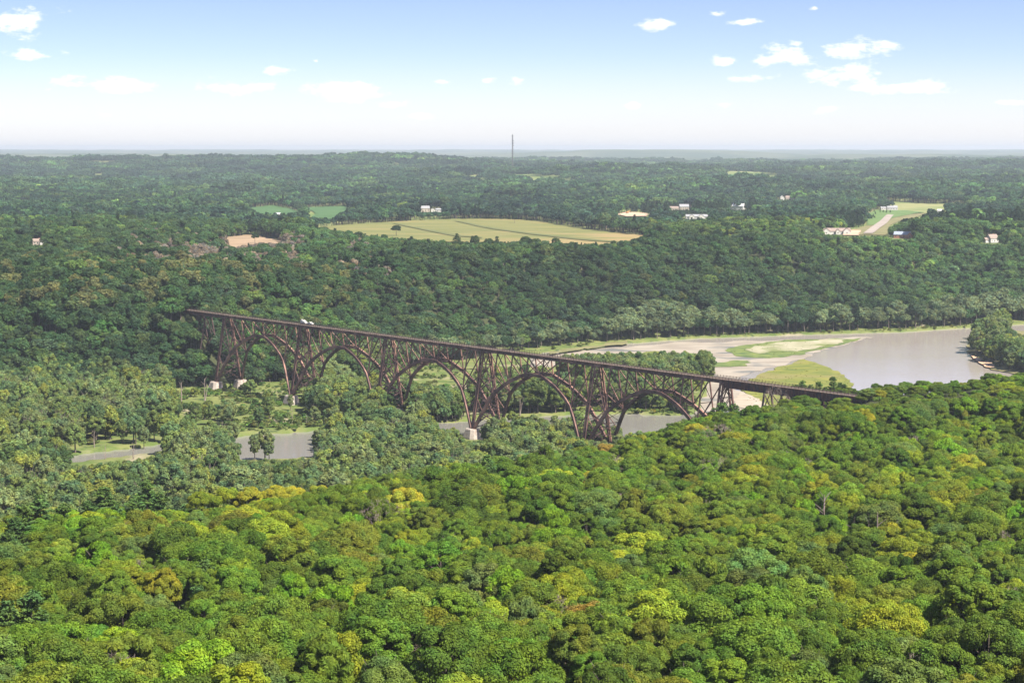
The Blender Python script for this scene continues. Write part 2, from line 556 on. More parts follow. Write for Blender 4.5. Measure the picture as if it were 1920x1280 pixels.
def build_water():
    xs = np.linspace(-1500, 1500, 13); ys = np.linspace(850, 2450, 9)
    v = [(x, y, 0.0) for y in ys for x in xs]
    f = [(j * 13 + i, j * 13 + i + 1, (j + 1) * 13 + i + 1, (j + 1) * 13 + i) for j in range(8) for i in range(12)]
    me = bpy.data.meshes.new('river'); me.from_pydata(v, [], f); me.update()
    m, nt, out = new_mat('river_water')
    N = nt.nodes.new; L = nt.links.new
    b = N('ShaderNodeBsdfPrincipled')
    b.inputs['Base Color'].default_value = (.25, .225, .19, 1); b.inputs['Roughness'].default_value = .12
    b.inputs['IOR'].default_value = 1.333; b.inputs['Specular IOR Level'].default_value = .5
    L(b.outputs[0], out.inputs[0])
    g = N('ShaderNodeNewGeometry')
    sx = N('ShaderNodeSeparateXYZ'); L(g.outputs['Position'], sx.inputs[0])
    ry = N('ShaderNodeMapRange'); ry.inputs['From Min'].default_value = 1350; ry.inputs['From Max'].default_value = 1480
    L(sx.outputs[1], ry.inputs['Value'])
    mc = N('ShaderNodeMix'); mc.data_type = 'RGBA'; mc.inputs[6].default_value = (.18, .17, .15, 1); mc.inputs[7].default_value = (.29, .255, .225, 1)  # silty base; tree reflections darken the near channel's colour, sky glare lightens it all
    L(ry.outputs[0], mc.inputs[0]); L(mc.outputs[2], b.inputs['Base Color'])
    mp = N('ShaderNodeVectorMath'); mp.operation = 'MULTIPLY'; mp.inputs[1].default_value = (.5, .9, 1)
    L(g.outputs['Position'], mp.inputs[0])
    n = N('ShaderNodeTexNoise'); n.inputs['Scale'].default_value = .35; n.inputs['Detail'].default_value = 5
    L(mp.outputs[0], n.inputs['Vector'])
    n2 = N('ShaderNodeTexNoise'); n2.inputs['Scale'].default_value = .012; n2.inputs['Detail'].default_value = 3
    L(mp.outputs[0], n2.inputs['Vector'])
    r = N('ShaderNodeMapRange'); r.inputs['From Min'].default_value = .4; r.inputs['From Max'].default_value = .65
    r.inputs['To Min'].default_value = .04; r.inputs['To Max'].default_value = .3
    L(n2.outputs[0], r.inputs['Value'])
    bp = N('ShaderNodeBump'); bp.inputs['Distance'].default_value = .5
    L(r.outputs[0], bp.inputs['Strength']); L(n.outputs[0], bp.inputs['Height']); L(bp.outputs[0], b.inputs['Normal'])
    tag(link('river', me, m), kind='structure')


build_water()


def patch(name, pts, mat, z=None, lift=1.0, step=None, jitter=2.0, mound=0.0, kind='structure'):
    """an area of ground with its own outline: photograph outline -> ground polygon -> triangulated sheet"""
    w = poly_at(pts, z) if z is not None else [hit(x, y)[:2] for x, y in pts]
    out = []
    n = len(w)
    per = sum(math.dist(w[i], w[(i + 1) % n]) for i in range(n))
    st = step or max(5.0, per / 160)
    for i in range(n):
        a, b = w[i], w[(i + 1) % n]
        k = max(1, int(math.dist(a, b) / st))
        for j in range(k):
            t = j / k
            x = a[0] + (b[0] - a[0]) * t; y = a[1] + (b[1] - a[1]) * t
            out.append((x + jitter * float(vnoise(x / 9., y / 9.)), y + jitter * 2.5 * float(vnoise(x / 13. + 40, y / 13.))))
    xs = [p[0] for p in out]; ys = [p[1] for p in out]
    g = max(st * 1.6, math.sqrt((max(xs) - min(xs)) * (max(ys) - min(ys)) / 2500))
    gx, gy = np.meshgrid(np.arange(min(xs), max(xs), g), np.arange(min(ys), max(ys), g))
    ins = inpoly(gx.ravel(), gy.ravel(), out)
    inner = np.stack([gx.ravel()[ins], gy.ravel()[ins]], -1)
    if len(inner):
        oa = np.array(out)
        dmin = np.array([np.min(np.hypot(oa[:, 0] - p[0], oa[:, 1] - p[1])) for p in inner])
        inner = inner[dmin > g * .45]; dmin = dmin[dmin > g * .45]
    pts2 = [Vector(p) for p in out] + [Vector((float(p[0]), float(p[1]))) for p in inner]
    edges = [(i, (i + 1) % len(out)) for i in range(len(out))]
    vs, es, fs, *_ = delaunay_2d_cdt(pts2, edges, [], 1, 1e-4)
    X = np.array([v.x for v in vs]); Y = np.array([v.y for v in vs])
    if z is None:
        Z = height(X, Y) + lift
    else:
        oa = np.array(out)
        dm = np.array([np.min(np.hypot(oa[:, 0] - x, oa[:, 1] - y)) for x, y in zip(X, Y)])
        Z = z + mound * np.clip(dm / 18, 0, 1) + .12 * vnoise(X / 9, Y / 9) * np.clip(dm / 10, 0, 1)
    me = bpy.data.meshes.new(name)
    me.from_pydata([(float(a), float(b_), float(c)) for a, b_, c in zip(X, Y, Z)], [], [tuple(f) for f in fs])
    me.update()
    o = link(name, me, mat)
    tag(o, kind=kind)
    return o


M['mud'] = noise_mat('river_mud', (.205, .172, .132), (.30, .26, .205), .06, .6, detail=6, stretch=(.5, 1, 1), c3=(.11, .11, .10), scale3=.035, lo3=.56, hi3=.64)
M['sand'] = noise_mat('pale_sand', (.24, .2, .15), (.31, .265, .205), .1, .9)
M['beach'] = noise_mat('orange_sand', (.40, .26, .16), (.46, .31, .2), .1, .9)
M['bar_grass'] = noise_mat('bar_grass', (.05, .085, .02), (.13, .155, .034), .1, .95, detail=8)
M['bar_centre'] = noise_mat('bar_centre', (.2, .19, .11), (.3, .275, .19), .05, .95, c3=(.12, .14, .04), scale3=.02)
M['marsh'] = noise_mat('marsh_grass', (.075, .10, .014), (.16, .155, .024), .09, .95, detail=8, stretch=(.6, 1, 1), c3=(.15, .135, .04), scale3=.015)
M['gold_field'] = noise_mat('ripening_crop', (.105, .112, .028), (.15, .14, .04), .02, .95, detail=6, stretch=(.5, 1, 1), c3=(.22, .16, .065), scale3=.0065, lo3=.53, hi3=.62)
M['crop_green'] = noise_mat('green_crop', (.035, .085, .022), (.05, .105, .03), .01, .95)
M['stubble'] = noise_mat('tan_stubble', (.20, .14, .085), (.27, .19, .12), .02, .95)
M['lawn'] = noise_mat('lawn', (.065, .12, .028), (.10, .15, .04), .03, .95)
M['road'] = noise_mat('gravel_road', (.22, .185, .16), (.29, .245, .21), .05, .9)
M['dirt'] = noise_mat('bare_dirt', (.36, .24, .16), (.45, .32, .225), .05, .9)
M['dry_grass'] = noise_mat('dry_grass', (.12, .115, .045), (.17, .15, .065), .03, .95)
M['headland'] = noise_mat('grass_strip', (.075, .09, .024), (.11, .11, .032), .05, .95)

FIELD = [(585, 429), (640, 423), (700, 419), (790, 414), (870, 411), (960, 412), (1010, 416), (1080, 427), (1150, 436), (1210, 443), (1190, 455), (1120, 464), (1000, 458), (860, 460), (770, 453), (690, 446), (620, 437)]
GREEN1 = [(465, 391), (510, 386), (545, 392), (565, 401), (545, 408), (485, 406)]
GREEN2 = [(572, 390), (650, 387), (656, 398), (618, 416), (576, 413), (592, 402)]
STUBBLE = [(425, 446), (470, 441), (530, 452), (522, 464), (480, 462), (440, 470), (428, 460)]
LAWN = [(1624, 403), (1640, 395), (1700, 396), (1735, 399), (1700, 405), (1676, 410), (1640, 424), (1626, 424)]
DRYYARD = [(1625, 424), (1664, 407), (1700, 404), (1740, 400), (1720, 408), (1690, 414), (1668, 424), (1662, 442), (1600, 442), (1590, 434)]
ROAD = [(1618, 440), (1636, 440), (1662, 421), (1676, 405), (1664, 404), (1648, 418)]
YARD = [(1580, 443), (1608, 443), (1616, 434), (1600, 433), (1584, 436)]
DIRT = [(1158, 404), (1175, 399), (1200, 400), (1216, 403), (1212, 407), (1175, 408)]

patch('mudflat', [(1004, 667), (1100, 656), (1200, 648), (1290, 641.5), (1420, 639), (1560, 634), (1640, 631), (1605, 640), (1540, 660), (1500, 672), (1450, 688),
                  (1388, 707), (1380, 725), (1402, 745), (1430, 768), (1300, 775), (1322, 720), (1345, 712), (1338, 690), (1180, 677), (1060, 689), (1004, 690)], M['mud'], z=.12, jitter=4)
patch('sandbar', [(1358, 656), (1395, 646), (1470, 637.5), (1560, 635), (1618, 634.5), (1570, 648), (1500, 665), (1440, 671.5), (1385, 668)], M['bar_grass'], z=.35, jitter=3)
patch('sandbar', [(1395, 655), (1430, 645), (1475, 639.5), (1560, 637), (1590, 637), (1540, 651), (1490, 658), (1420, 661)], M['bar_centre'], z=.55, jitter=4)
patch('meadow', [(1396, 748), (1392, 725), (1420, 703), (1470, 684), (1508, 673), (1560, 690), (1590, 707), (1602, 735), (1590, 762), (1480, 772), (1420, 765)], M['marsh'], z=.45, jitter=3)
patch('meadow', [(1330, 682), (1375, 675), (1408, 676), (1395, 684), (1345, 687)], M['bar_grass'], z=.4, jitter=3)
patch('meadow', [(1200, 663), (1225, 657), (1245, 660), (1235, 667), (1208, 668)], M['marsh'], z=.4, jitter=2)
patch('sandbar', [(1370, 760), (1385, 735), (1410, 742), (1440, 758), (1430, 772)], M['sand'], z=.5, jitter=2)
patch('island', [(1812, 660), (1830, 672), (1856, 690), (1900, 700), (1960, 712), (2060, 700), (2040, 640), (1960, 622), (1890, 618), (1835, 630), (1818, 645)], M['dry_grass'], z=.7, jitter=3, mound=.8)
patch('beach', [(1818, 664), (1836, 671), (1862, 679), (1864, 689), (1850, 688), (1828, 675)], M['beach'], z=1.2, jitter=1)
patch('far_shore_sand', [(1010, 664.5), (1040, 659), (1110, 647), (1180, 638), (1165, 645), (1110, 653), (1060, 660)], M['dry_grass'], z=1.9, jitter=5)
patch('crop_field', FIELD, M['gold_field'], lift=1.2)
patch('crop_field', GREEN1, M['crop_green'], lift=1.5)
patch('crop_field', GREEN2, M['crop_green'], lift=1.5)
patch('crop_field', STUBBLE, M['stubble'], lift=1.2)
patch('yard', DRYYARD, M['dry_grass'], lift=1.0)
patch('lawn', LAWN, M['lawn'], lift=1.5)
patch('road', ROAD, M['road'], lift=2.0, jitter=.3)
patch('yard', YARD, M['dirt'], lift=1.6)
patch('bare_earth', DIRT, M['dirt'], lift=2.0)
# grass strips that cross the golden field
for pts in ([(735, 421), (752, 422), (800, 432), (862, 443), (905, 447), (904, 449), (850, 445), (795, 434)],
            [(850, 416), (866, 417), (930, 430), (1000, 440), (1100, 450), (1180, 457), (1180, 459), (1095, 453), (995, 442), (925, 432)]):
    patch('field_margin', pts, M['headland'], lift=2.0, jitter=.5, step=12)

# ---------------------------------------------------------------- the railway bridge
DECK = 57.3           # top of the deck
TOP = 55.2            # upper joints of the steelwork
SPAN = 106.7
NP = 7
FOOT = 7.6
RIB_W, RIB_D = 1.35, 2.0
RIBH = [TOP - FOOT, 25.0, 15.6, 10.2, 10.2, 15.6, 25.0, TOP - FOOT]


def bpt(s, o, z):
    x, y = bridge_xy(s, o)
    return Vector((x, y, z))


def batter(z):
    return 2.7 + (TOP - z) / 6.0


def leg(s, side, z):
    return bpt(s, side * batter(z), z)


def ribz(Zr, t):
    """height of the arch rib: half way between straight members and a smooth curve through the joints"""
    k = min(int(t), NP - 1); u = t - k
    p1, p2 = Zr[k], Zr[k + 1]
    p0 = Zr[k - 1] if k else p1 - 34; p3 = Zr[k + 2] if k + 2 <= NP else p2 - 34
    c = .5 * (2 * p1 + (p2 - p0) * u + (2 * p0 - 5 * p1 + 4 * p2 - p3) * u * u + (3 * p1 - p0 - 3 * p2 + p3) * u ** 3)
    return .5 * c + .5 * (p1 + (p2 - p1) * u)


def build_bridge():
    root = empty('railway_bridge', bpt(0, 0, 0))
    tag(root, 'long rusty brown steel arch railway bridge on stone pedestals across the river valley', 'bridge')
    inv = root.location.copy()

    def part(mb, name, mat, parent=root, label=None):
        o = mb.build(name, mat)
        o.parent = parent
        # children keep world coordinates: their meshes are written relative to the root
        for v in o.data.vertices:
            v.co -= inv
        o.data.update()
        if label: o['label'] = label
        return o
    ALONG = (UDIR[0], UDIR[1], 0)
    piers = [320.1, 213.4, 106.7, 0.0, -106.7, -213.4]
    # deck: floor beams in one sheet per span, edge girders, ties, rails, railings
    ends = [384.0] + piers + [-314.0]
    for i in range(len(ends) - 1):
        s0, s1 = ends[i] - .05, ends[i + 1] + .05
        deep = 2.0 if 0 < i < 6 else (2.6 if i == 0 else 4.3)
        for side in (1, -1):
            mb = MB()
            zt = DECK - .35
            mb.beam(bpt(s0, side * 2.55, zt - deep / 2), bpt(s1, side * 2.55, zt - deep / 2), .35, deep)
            mb.beam(bpt(s0, side * 2.55, zt - .1), bpt(s1, side * 2.55, zt - .1), .75, .18)
            mb.beam(bpt(s0, side * 2.55, zt - deep + .1), bpt(s1, side * 2.55, zt - deep + .1), .75, .18)
            g = part(mb, 'deck_girder', M['girder'] if i in (0, 6) else M['steel'])
            if i == 6 and side == 1: g['label'] = 'deep plate girder streaked with red rust'
            # web stiffeners
            st = MB()
            n = max(2, int(abs(s0 - s1) / 2.4))
            for k in range(n + 1):
                s = s0 + (s1 - s0) * k / n
                st.beam(bpt(s, side * 2.8, zt - deep + .2), bpt(s, side * 2.8, zt - .2), .16, .22, ALONG)
            x = part(st, 'stiffener', M['steel_dark'] if 0 < i < 6 else M['girder'], g)
            x['kind'] = 'stuff'
        mb = MB()
        n = max(2, int(abs(s0 - s1) / 5))
        for k in range(n + 1):
            s = s0 + (s1 - s0) * k / n
            mb.beam(bpt(s, -2.6, DECK - .95), bpt(s, 2.6, DECK - .95), .3, .9)
        part(mb, 'floor_beam', M['steel_dark'])['kind'] = 'stuff'
    # ties: one short timber, repeated
    mb = MB()
    s = 384.0
    while s > -316:
        h = random.uniform(-.02, .02)
        mb.beam(bpt(s, -2.75, DECK - .18 + h), bpt(s, 2.75, DECK - .18 + h), .26, .3)
        s -= .62
    part(mb, 'tie', M['tie'])['kind'] = 'stuff'
    for o_ in (-.72, .72):
        mb = MB()
        mb.beam(bpt(388, o_, DECK + .1), bpt(-318, o_, DECK + .1), .12, .18)
        part(mb, 'rail', M['rail'])
    for side in (1, -1):
        mb = MB()
        mb.beam(bpt(384, side * 2.9, DECK + 1.12), bpt(-314, side * 2.9, DECK + 1.12), .1, .1)
        mb.beam(bpt(384, side * 2.9, DECK + .6), bpt(-314, side * 2.9, DECK + .6), .07, .07)
        s = 384.0
        while s > -314:
            mb.beam(bpt(s, side * 2.9, DECK - .3), bpt(s, side * 2.9, DECK + 1.35), .16, .16, ALONG)
            s -= 2.45
        part(mb, 'railing', M['steel_dark'])
    # the five arches
    for a in range(5):
        sL, sR = piers[a], piers[a + 1]
        S = [sL + (sR - sL) * k / NP for k in range(NP + 1)]
        Zr = [TOP - h for h in RIBH]
        offs = [1.6] + [0] * (NP - 1) + [-1.6]
        for side in (1, -1):
            mb = MB()
            for k in range(NP):
                sub = 3
                for q in range(sub):
                    za, zb_ = ribz(Zr, k + q / sub), ribz(Zr, k + (q + 1) / sub)
                    sa, sb = S[0] - offs[0] + (S[-1] - offs[-1] - S[0] + offs[0]) * (k + q / sub) / NP, S[0] - offs[0] + (S[-1] - offs[-1] - S[0] + offs[0]) * (k + (q + 1) / sub) / NP
                    p0 = leg(sa, side, za); p1 = leg(sb, side, zb_)
                    t = (p1 - p0).normalized() * .2
                    mb.beam(p0 - t, p1 + t, RIB_W, RIB_D)
            rib = part(mb, 'arch_rib', M['steel'])
            for k in range(1, NP):
                mb = MB(); mb.beam(leg(S[k], side, TOP), leg(S[k], side, Zr[k] + .3), .62, .62, ALONG)
                part(mb, 'vertical_post', M['steel'], rib)
            for k in range(3):
                mb = MB(); mb.beam(leg(S[k], side, TOP - .1), leg(S[k + 1], side, Zr[k + 1] + .3), .54, .54)
                part(mb, 'diagonal_brace', M['steel'], rib)
                j = NP - k
                mb = MB(); mb.beam(leg(S[j], side, TOP - .1), leg(S[j - 1], side, Zr[j - 1] + .3), .54, .54)
                part(mb, 'diagonal_brace', M['steel'], rib)
            # middle panel
            mb = MB()
            mb.beam(leg(S[3], side, TOP - .1), leg(S[4], side, Zr[4]), .45, .45)
            part(mb, 'diagonal_brace', M['steel'], rib)
            mb = MB()
            mb.beam(leg(S[4], side, TOP - .2), leg(S[3], side, Zr[3]), .4, .4)
            part(mb, 'diagonal_brace', M['steel'], rib)
            # long struts from the pier columns to the first rib joint, and the half-height strut of the lower rib
            for kp, kn, sg in ((0, 1, -1), (NP, NP - 1, 1)):
                mb = MB(); mb.beam(leg(S[kp] + sg * 1.2, side, 39.0), leg(S[kn], side, Zr[kn]), .5, .5)
                part(mb, 'strut', M['steel'], rib)
                mid = (leg(S[kn], side, Zr[kn]) + leg(S[kp], side, FOOT)) / 2
                mb = MB(); mb.beam(leg(S[kp] + sg * 1.0, side, 26.0), mid, .38, .38)
                part(mb, 'strut', M['steel'], rib)
            # top chord
            mb = MB(); mb.beam(leg(S[0], side, TOP + .1), leg(S[-1], side, TOP + .1), .6, .6)
            part(mb, 'top_chord', M['steel'], rib)
        # sway frames across the bridge at every joint
        for k in range(1, NP):
            mb = MB()
            z0, z1 = TOP, Zr[k]
            tiers = 2 if z0 - z1 > 20 else 1
            for t in range(tiers):
                za = z0 + (z1 - z0) * t / tiers; zb = z0 + (z1 - z0) * (t + 1) / tiers
                mb.beam(leg(S[k], 1, za), leg(S[k], -1, zb), .26, .26)
                mb.beam(leg(S[k] + .4, -1, za), leg(S[k] + .4, 1, zb), .26, .26)
                mb.beam(leg(S[k], 1, zb), leg(S[k], -1, zb), .36, .36)
            part(mb, 'sway_frame', M['steel_dark'])
        # lateral bracing in the plane of the ribs
        for k in range(NP):
            mb = MB()
            n = 3 if k in (0, NP - 1) else 1
            for q in range(n):
                def rp(side, t):
                    return leg(S[k] - offs[k], side, Zr[k]).lerp(leg(S[k + 1] - offs[k + 1], side, Zr[k + 1]), t)
                t0, t1 = q / n, (q + 1) / n
                mb.beam(rp(1, t0), rp(-1, t1), .26, .26); mb.beam(rp(-1, t0) + Vector((0, 0, .4)), rp(1, t1) + Vector((0, 0, .4)), .26, .26)
                if q: mb.beam(rp(1, t0), rp(-1, t0), .4, .4)
            part(mb, 'lateral_brace', M['steel_dark'])
    # piers
    for i, s in enumerate(piers):
        for side in (1, -1):
            for e in (-1.15, 1.15):
                mb = MB(); mb.beam(leg(s + e, side, TOP + .2), leg(s + e * .75, side, FOOT - .1), .85, .85, ALONG)
                col = part(mb, 'pier_column', M['steel'])
            lac = MB()
            z = 52.0; sg = 1
            while z > 10:
                lac.beam(leg(s + sg * 1.0, side, z), leg(s - sg * 1.0, side, z - 2.6), .14, .2)
                z -= 2.6; sg = -sg
            part(lac, 'lacing', M['steel_dark'], col)
            # stone pedestal: battered block with a projecting cap
            zt = FOOT - .15
            zb = -2.0
            c = bpt(s, side * batter(FOOT), 0)
            u = Vector((UDIR[0], UDIR[1], 0)); n = Vector((NDIR[0], NDIR[1], 0))

            def ring(hw, hd, z):
                return [c + u * a * hw + n * b * hd + Vector((0, 0, z)) for a, b in ((-1, -1), (1, -1), (1, 1), (-1, 1))]

            def octo(hw, hd, z):
                q = .62
                return [c + u * a * hw + n * b * hd + Vector((0, 0, z)) for a, b in ((-1, -q), (-q, -1), (q, -1), (1, -q), (1, q), (q, 1), (-q, 1), (-1, q))]
            mb = MB()
            lev = [(zb, 6.2, 5.4), (2.0, 5.7, 5.0), (zt - .9, 4.4, 3.8)]
            vs = []
            for z, hw, hd in lev: vs += octo(hw, hd, z)
            fs = []
            for k in range(2):
                for j in range(8):
                    fs.append((k * 8 + j, k * 8 + (j + 1) % 8, (k + 1) * 8 + (j + 1) % 8, (k + 1) * 8 + j))
            fs.append(tuple(16 + j for j in range(8)))
            mb.add(vs, fs)
            ped = part(mb, 'pedestal', M['stone'])
            mb = MB()
            vs = octo(4.45, 3.85, zt - .897) + octo(4.0, 3.4, zt)
            mb.add(vs, [(j, (j + 1) % 8, 8 + (j + 1) % 8, 8 + j) for j in range(8)] + [tuple(range(8, 16)), tuple(range(7, -1, -1))])
            part(mb, 'pedestal_cap', M['stone'], ped)
        # bracing across the pier
        levels = [TOP, 47, 38, 29, 19, FOOT + 1]
        for k in range(len(levels) - 1):
            mb = MB()
            za, zb_ = levels[k], levels[k + 1]
            for e in (-.9, .9):
                mb.beam(leg(s + e, 1, za), leg(s + e, -1, zb_), .34, .34)
                mb.beam(leg(s + e * .6, -1, za), leg(s + e * .6, 1, zb_), .34, .34)
            mb.beam(leg(s, 1, zb_), leg(s, -1, zb_), .5, .5)
            part(mb, 'pier_brace', M['steel_dark'])
    # trestle towers of the two approaches: pairs of bents
    for sa, sb, drop in ((-245.2, -257.7, 4.0), (-282.2, -293.3, 4.0), (349, 361, 2.6)):
        zt = DECK - .35 - (4.3 if sa < 0 else 2.6)
        gz = []
        for s in (sa, sb):
            x, y = bridge_xy(s)
            gz.append(float(height(x, y)))
        for s, g in zip((sa, sb), gz):
            legs = []
            for side in (1, -1):
                mb = MB()
                mb.beam(bpt(s, side * 2.5, zt), bpt(s, side * (2.5 + (zt - g) / 5), g - 1.5), .8, .8, ALONG)
                part(mb, 'trestle_leg', M['steel_dark'])
            mb = MB()
            zl = g + 1.0
            wl = 2.5 + (zt - zl) / 5
            nt = 1 if zt - zl < 16 else 2
            for t in range(nt):
                a = zt - .3 + (zl - zt) * t / nt; b = zt - .3 + (zl - zt) * (t + 1) / nt
                wa = 2.5 + (zt - a) / 5; wb = 2.5 + (zt - b) / 5
                mb.beam(bpt(s, wa, a), bpt(s, -wb, b), .4, .4); mb.beam(bpt(s + .45, -wa, a), bpt(s + .45, wb, b), .4, .4)
            part(mb, 'cross_brace', M['steel_dark'])
            mb = MB(); mb.beam(bpt(s, 2.9, zt + .0), bpt(s, -2.9, zt + .0), .9, .7)
            part(mb, 'cap_beam', M['steel_dark'])
        for side in (1, -1):
            mb = MB()
            a = (bpt(sa, side * 2.6, zt - .4), bpt(sb, side * (2.6 + (zt - gz[1] - 1) / 5), gz[1] + 1))
            b = (bpt(sb, side * 2.65, zt - .4), bpt(sa, side * (2.65 + (zt - gz[0] - 1) / 5), gz[0] + 1))
            mb.beam(*a, .4, .4); mb.beam(b[0] + Vector((.4, .2, 0)), b[1] + Vector((.4, .2, 0)), .4, .4)
            part(mb, 'tower_brace', M['steel_dark'])
    # abutments
    for s, z in ((-314, 55.5), (385, 56)):
        mb = MB()
        u = Vector((UDIR[0], UDIR[1], 0)); n = Vector((NDIR[0], NDIR[1], 0)); c = bpt(s, 0, 0)
        ring = lambda hw, hd, zz: [c + u * a * hw + n * b * hd + Vector((0, 0, zz)) for a, b in ((-1, -1), (1, -1), (1, 1), (-1, 1))]
        mb.hexa(ring(1.6, 4.6, z - 12), ring(1.2, 4.0, DECK - 4.6 if s < 0 else DECK - 3.2))
        part(mb, 'abutment', M['stone'])
    return root


build_bridge()


# ---------------------------------------------------------------- vehicles on the bridge
def wheel_mesh(r, w):
    mb = MB()
    n = 14
    for y0, y1, rr in ((-w / 2, w / 2, r),):
        vs = [(rr * math.cos(2 * math.pi * i / n), y0, rr * math.sin(2 * math.pi * i / n)) for i in range(n)]
        vs += [(rr * math.cos(2 * math.pi * i / n), y1, rr * math.sin(2 * math.pi * i / n)) for i in range(n)]
        mb.add(vs, [(i, (i + 1) % n, n + (i + 1) % n, n + i) for i in range(n)] + [tuple(range(n - 1, -1, -1)), tuple(range(n, 2 * n))])
    return mb.mesh('tyre')


def build_truck(s, kind, label):
    x, y = bridge_xy(s)
    o = empty('pickup_truck' if kind == 'pickup' else 'utility_truck', (x, y, DECK + .19), math.atan2(-UDIR[1], -UDIR[0]))
    tag(o, label, 'truck')
    wm = wheel_mesh(.42, .3)
    rim = wheel_mesh(.24, .32)
    wm.materials.append(M['tyre']); rim.materials.append(M['white_paint'])

    def prof(pts, w, name, mat, parent, y0=None):
        mb = MB()
        n = len(pts)
        vs = [(px, -w / 2, pz) for px, pz in pts] + [(px, w / 2, pz) for px, pz in pts]
        mb.add(vs, [(i, (i + 1) % n, n + (i + 1) % n, n + i) for i in range(n)] + [tuple(range(n - 1, -1, -1)), tuple(range(n, 2 * n))])
        return mb.build(name, mat, parent)
    Lh = 3.1
    if kind == 'pickup':
        prof([(-Lh, .55), (Lh, .5), (Lh, 1.05), (Lh - .15, 1.25), (1.4, 1.35), (.6, 2.0), (-.9, 2.05), (-1.1, 1.4), (-Lh, 1.38)], 2.0, 'body', M['white_paint'], o)
        wins = [((1.28, 1.42), (.62, 1.93), (-.15, 1.95), (-.15, 1.42)), ((-.25, 1.42), (-.25, 1.95), (-.85, 1.97), (-1.0, 1.42))]
    else:
        prof([(-Lh, .6), (Lh, .5), (Lh, 1.15), (Lh - .2, 1.4), (1.9, 1.5), (1.3, 2.25), (.35, 2.3), (.3, .9), (-Lh, .9)], 2.1, 'body', M['white_paint'], o)
        prof([(-Lh - .05, .95), (.22, .95), (.22, 2.35), (-.4, 2.75), (-Lh - .05, 2.75)], 2.3, 'cargo_box', M['white_paint'], o)
        mb = MB(); mb.box(-2.9, .1, -.15, .15, 2.8, 3.1); mb.box(-2.9, -2.5, -.3, .3, 2.76, 3.5)
        mb.build('boom', M['white_paint'], o)
        wins = [((1.78, 1.55), (1.28, 2.17), (.5, 2.2), (.5, 1.55))]
    hw = 1.012 if kind == 'pickup' else 1.062
    for w in wins:
        for sd in (-1, 1):
            mb = MB(); mb.add([(a, sd * hw, b) for a, b in w] + [(a, sd * (hw - .03), b) for a, b in w], [(0, 1, 2, 3), (7, 6, 5, 4), (0, 4, 5, 1), (1, 5, 6, 2), (2, 6, 7, 3), (3, 7, 4, 0)])
            mb.build('window', M['glass'], o)
    a, b = wins[0][0], wins[0][1]
    mb = MB(); mb.add([(a[0] + .12, -.85, a[1]), (a[0] + .12, .85, a[1]), (b[0] + .1, .8, b[1] - .05), (b[0] + .1, -.8, b[1] - .05),
                       (a[0] + .05, -.85, a[1] - .03), (a[0] + .05, .85, a[1] - .03), (b[0] + .03, .8, b[1] - .08), (b[0] + .03, -.8, b[1] - .08)], MB.BF)
    mb.build('windscreen', M['glass'], o)
    mb = MB(); mb.box(Lh - .02, Lh + .12, -1.0, 1.0, .45, .75); mb.build('bumper', M['steel_dark'], o)
    for sd in (-.75, .75):
        mb = MB(); mb.box(Lh - .01, Lh + .03, sd - .2, sd + .2, .85, 1.05); mb.build('headlight', M['glass'], o)
    for wx in (-1.95, 1.95):
        for sd in (-.86, .86):
            w = link('wheel', wm, None, o); w.location = (wx, sd, .42)
            r = link('rim', rim, None, w)
    for wx in (-Lh - .15, Lh + .1):
        mb = MB(); mb.beam((wx, -.72, .12), (wx, .72, .12), .12, .12); mb.beam((wx, -.72, .14), (wx, -.72, .55), .14, .14); mb.beam((wx, .72, .14), (wx, .72, .55), .14, .14)
        mb.build('rail_guide_wheel', M['steel_dark'], o)


build_truck(212.5, 'utility', 'white utility truck with cargo box standing on the bridge deck')
build_truck(204.0, 'pickup', 'white pickup truck standing on the bridge deck ahead of the utility truck')

# ---------------------------------------------------------------- trees: shapes
def unit(r, n):
    v = r.normal(size=(n, 3))
    return v / np.linalg.norm(v, axis=1)[:, None]


def quads(r, P, Nn, a, b):
    n = len(P)
    t = unit(r, n)
    t = t - Nn * np.sum(t * Nn, 1)[:, None]
    t /= np.linalg.norm(t, axis=1)[:, None] + 1e-9
    s = np.cross(Nn, t)
    a = (a * r.uniform(.7, 1.3, n))[:, None]; b = (b * r.uniform(.7, 1.3, n))[:, None]
    # pointed leaf sprays: a kite, slightly folded along its length
    v = np.stack([P - t * a, P + s * b + Nn * b * .25, P + t * a * 1.15, P - s * b + Nn * b * .25], 1).reshape(-1, 3)
    return v


def lump_crown(r, nl, leaves, rx, ry, rz, zc, size, zlo=-.45, spread=.34, elong=1.35, top=0.0, droop=0.0, upright=0.0, zsq=.82):
    d = unit(r, nl * 4)
    d = d[d[:, 2] > zlo][:nl]
    nl = len(d)
    fac = r.uniform(.62, 1.0, nl)
    C = d * np.array([rx, ry, rz]) * fac[:, None] * (1 - spread * .55)
    C[:, 2] += zc + top * np.maximum(d[:, 2], 0)
    R = rx * r.uniform(.6, 1.15, nl) * spread
    w = R ** 2; cnt = np.maximum(6, (leaves * w / w.sum()).astype(int))
    P = []; Nn = []
    for c, rad, k, dd in zip(C, R, cnt, d):
        q = unit(r, int(k * 1.5))
        q = q[(q @ dd > -.35) & (q[:, 2] > -.6)][:k]
        rr = rad * r.uniform(.72, 1.08, len(q))[:, None]
        p = c + q * rr * np.array([1, 1, zsq])
        if droop: p[:, 2] -= droop * r.random(len(p)) * rad
        nn = q * .75 + unit(r, len(q)) * .55 + np.array([0, 0, .25])
        if upright:
            nn[:, 2] *= (1 - upright)
        P.append(p); Nn.append(nn)
    P = np.concatenate(P); Nn = np.concatenate(Nn)
    Nn /= np.linalg.norm(Nn, axis=1)[:, None]
    return quads(r, P, Nn, size * elong * .5, size * .5)


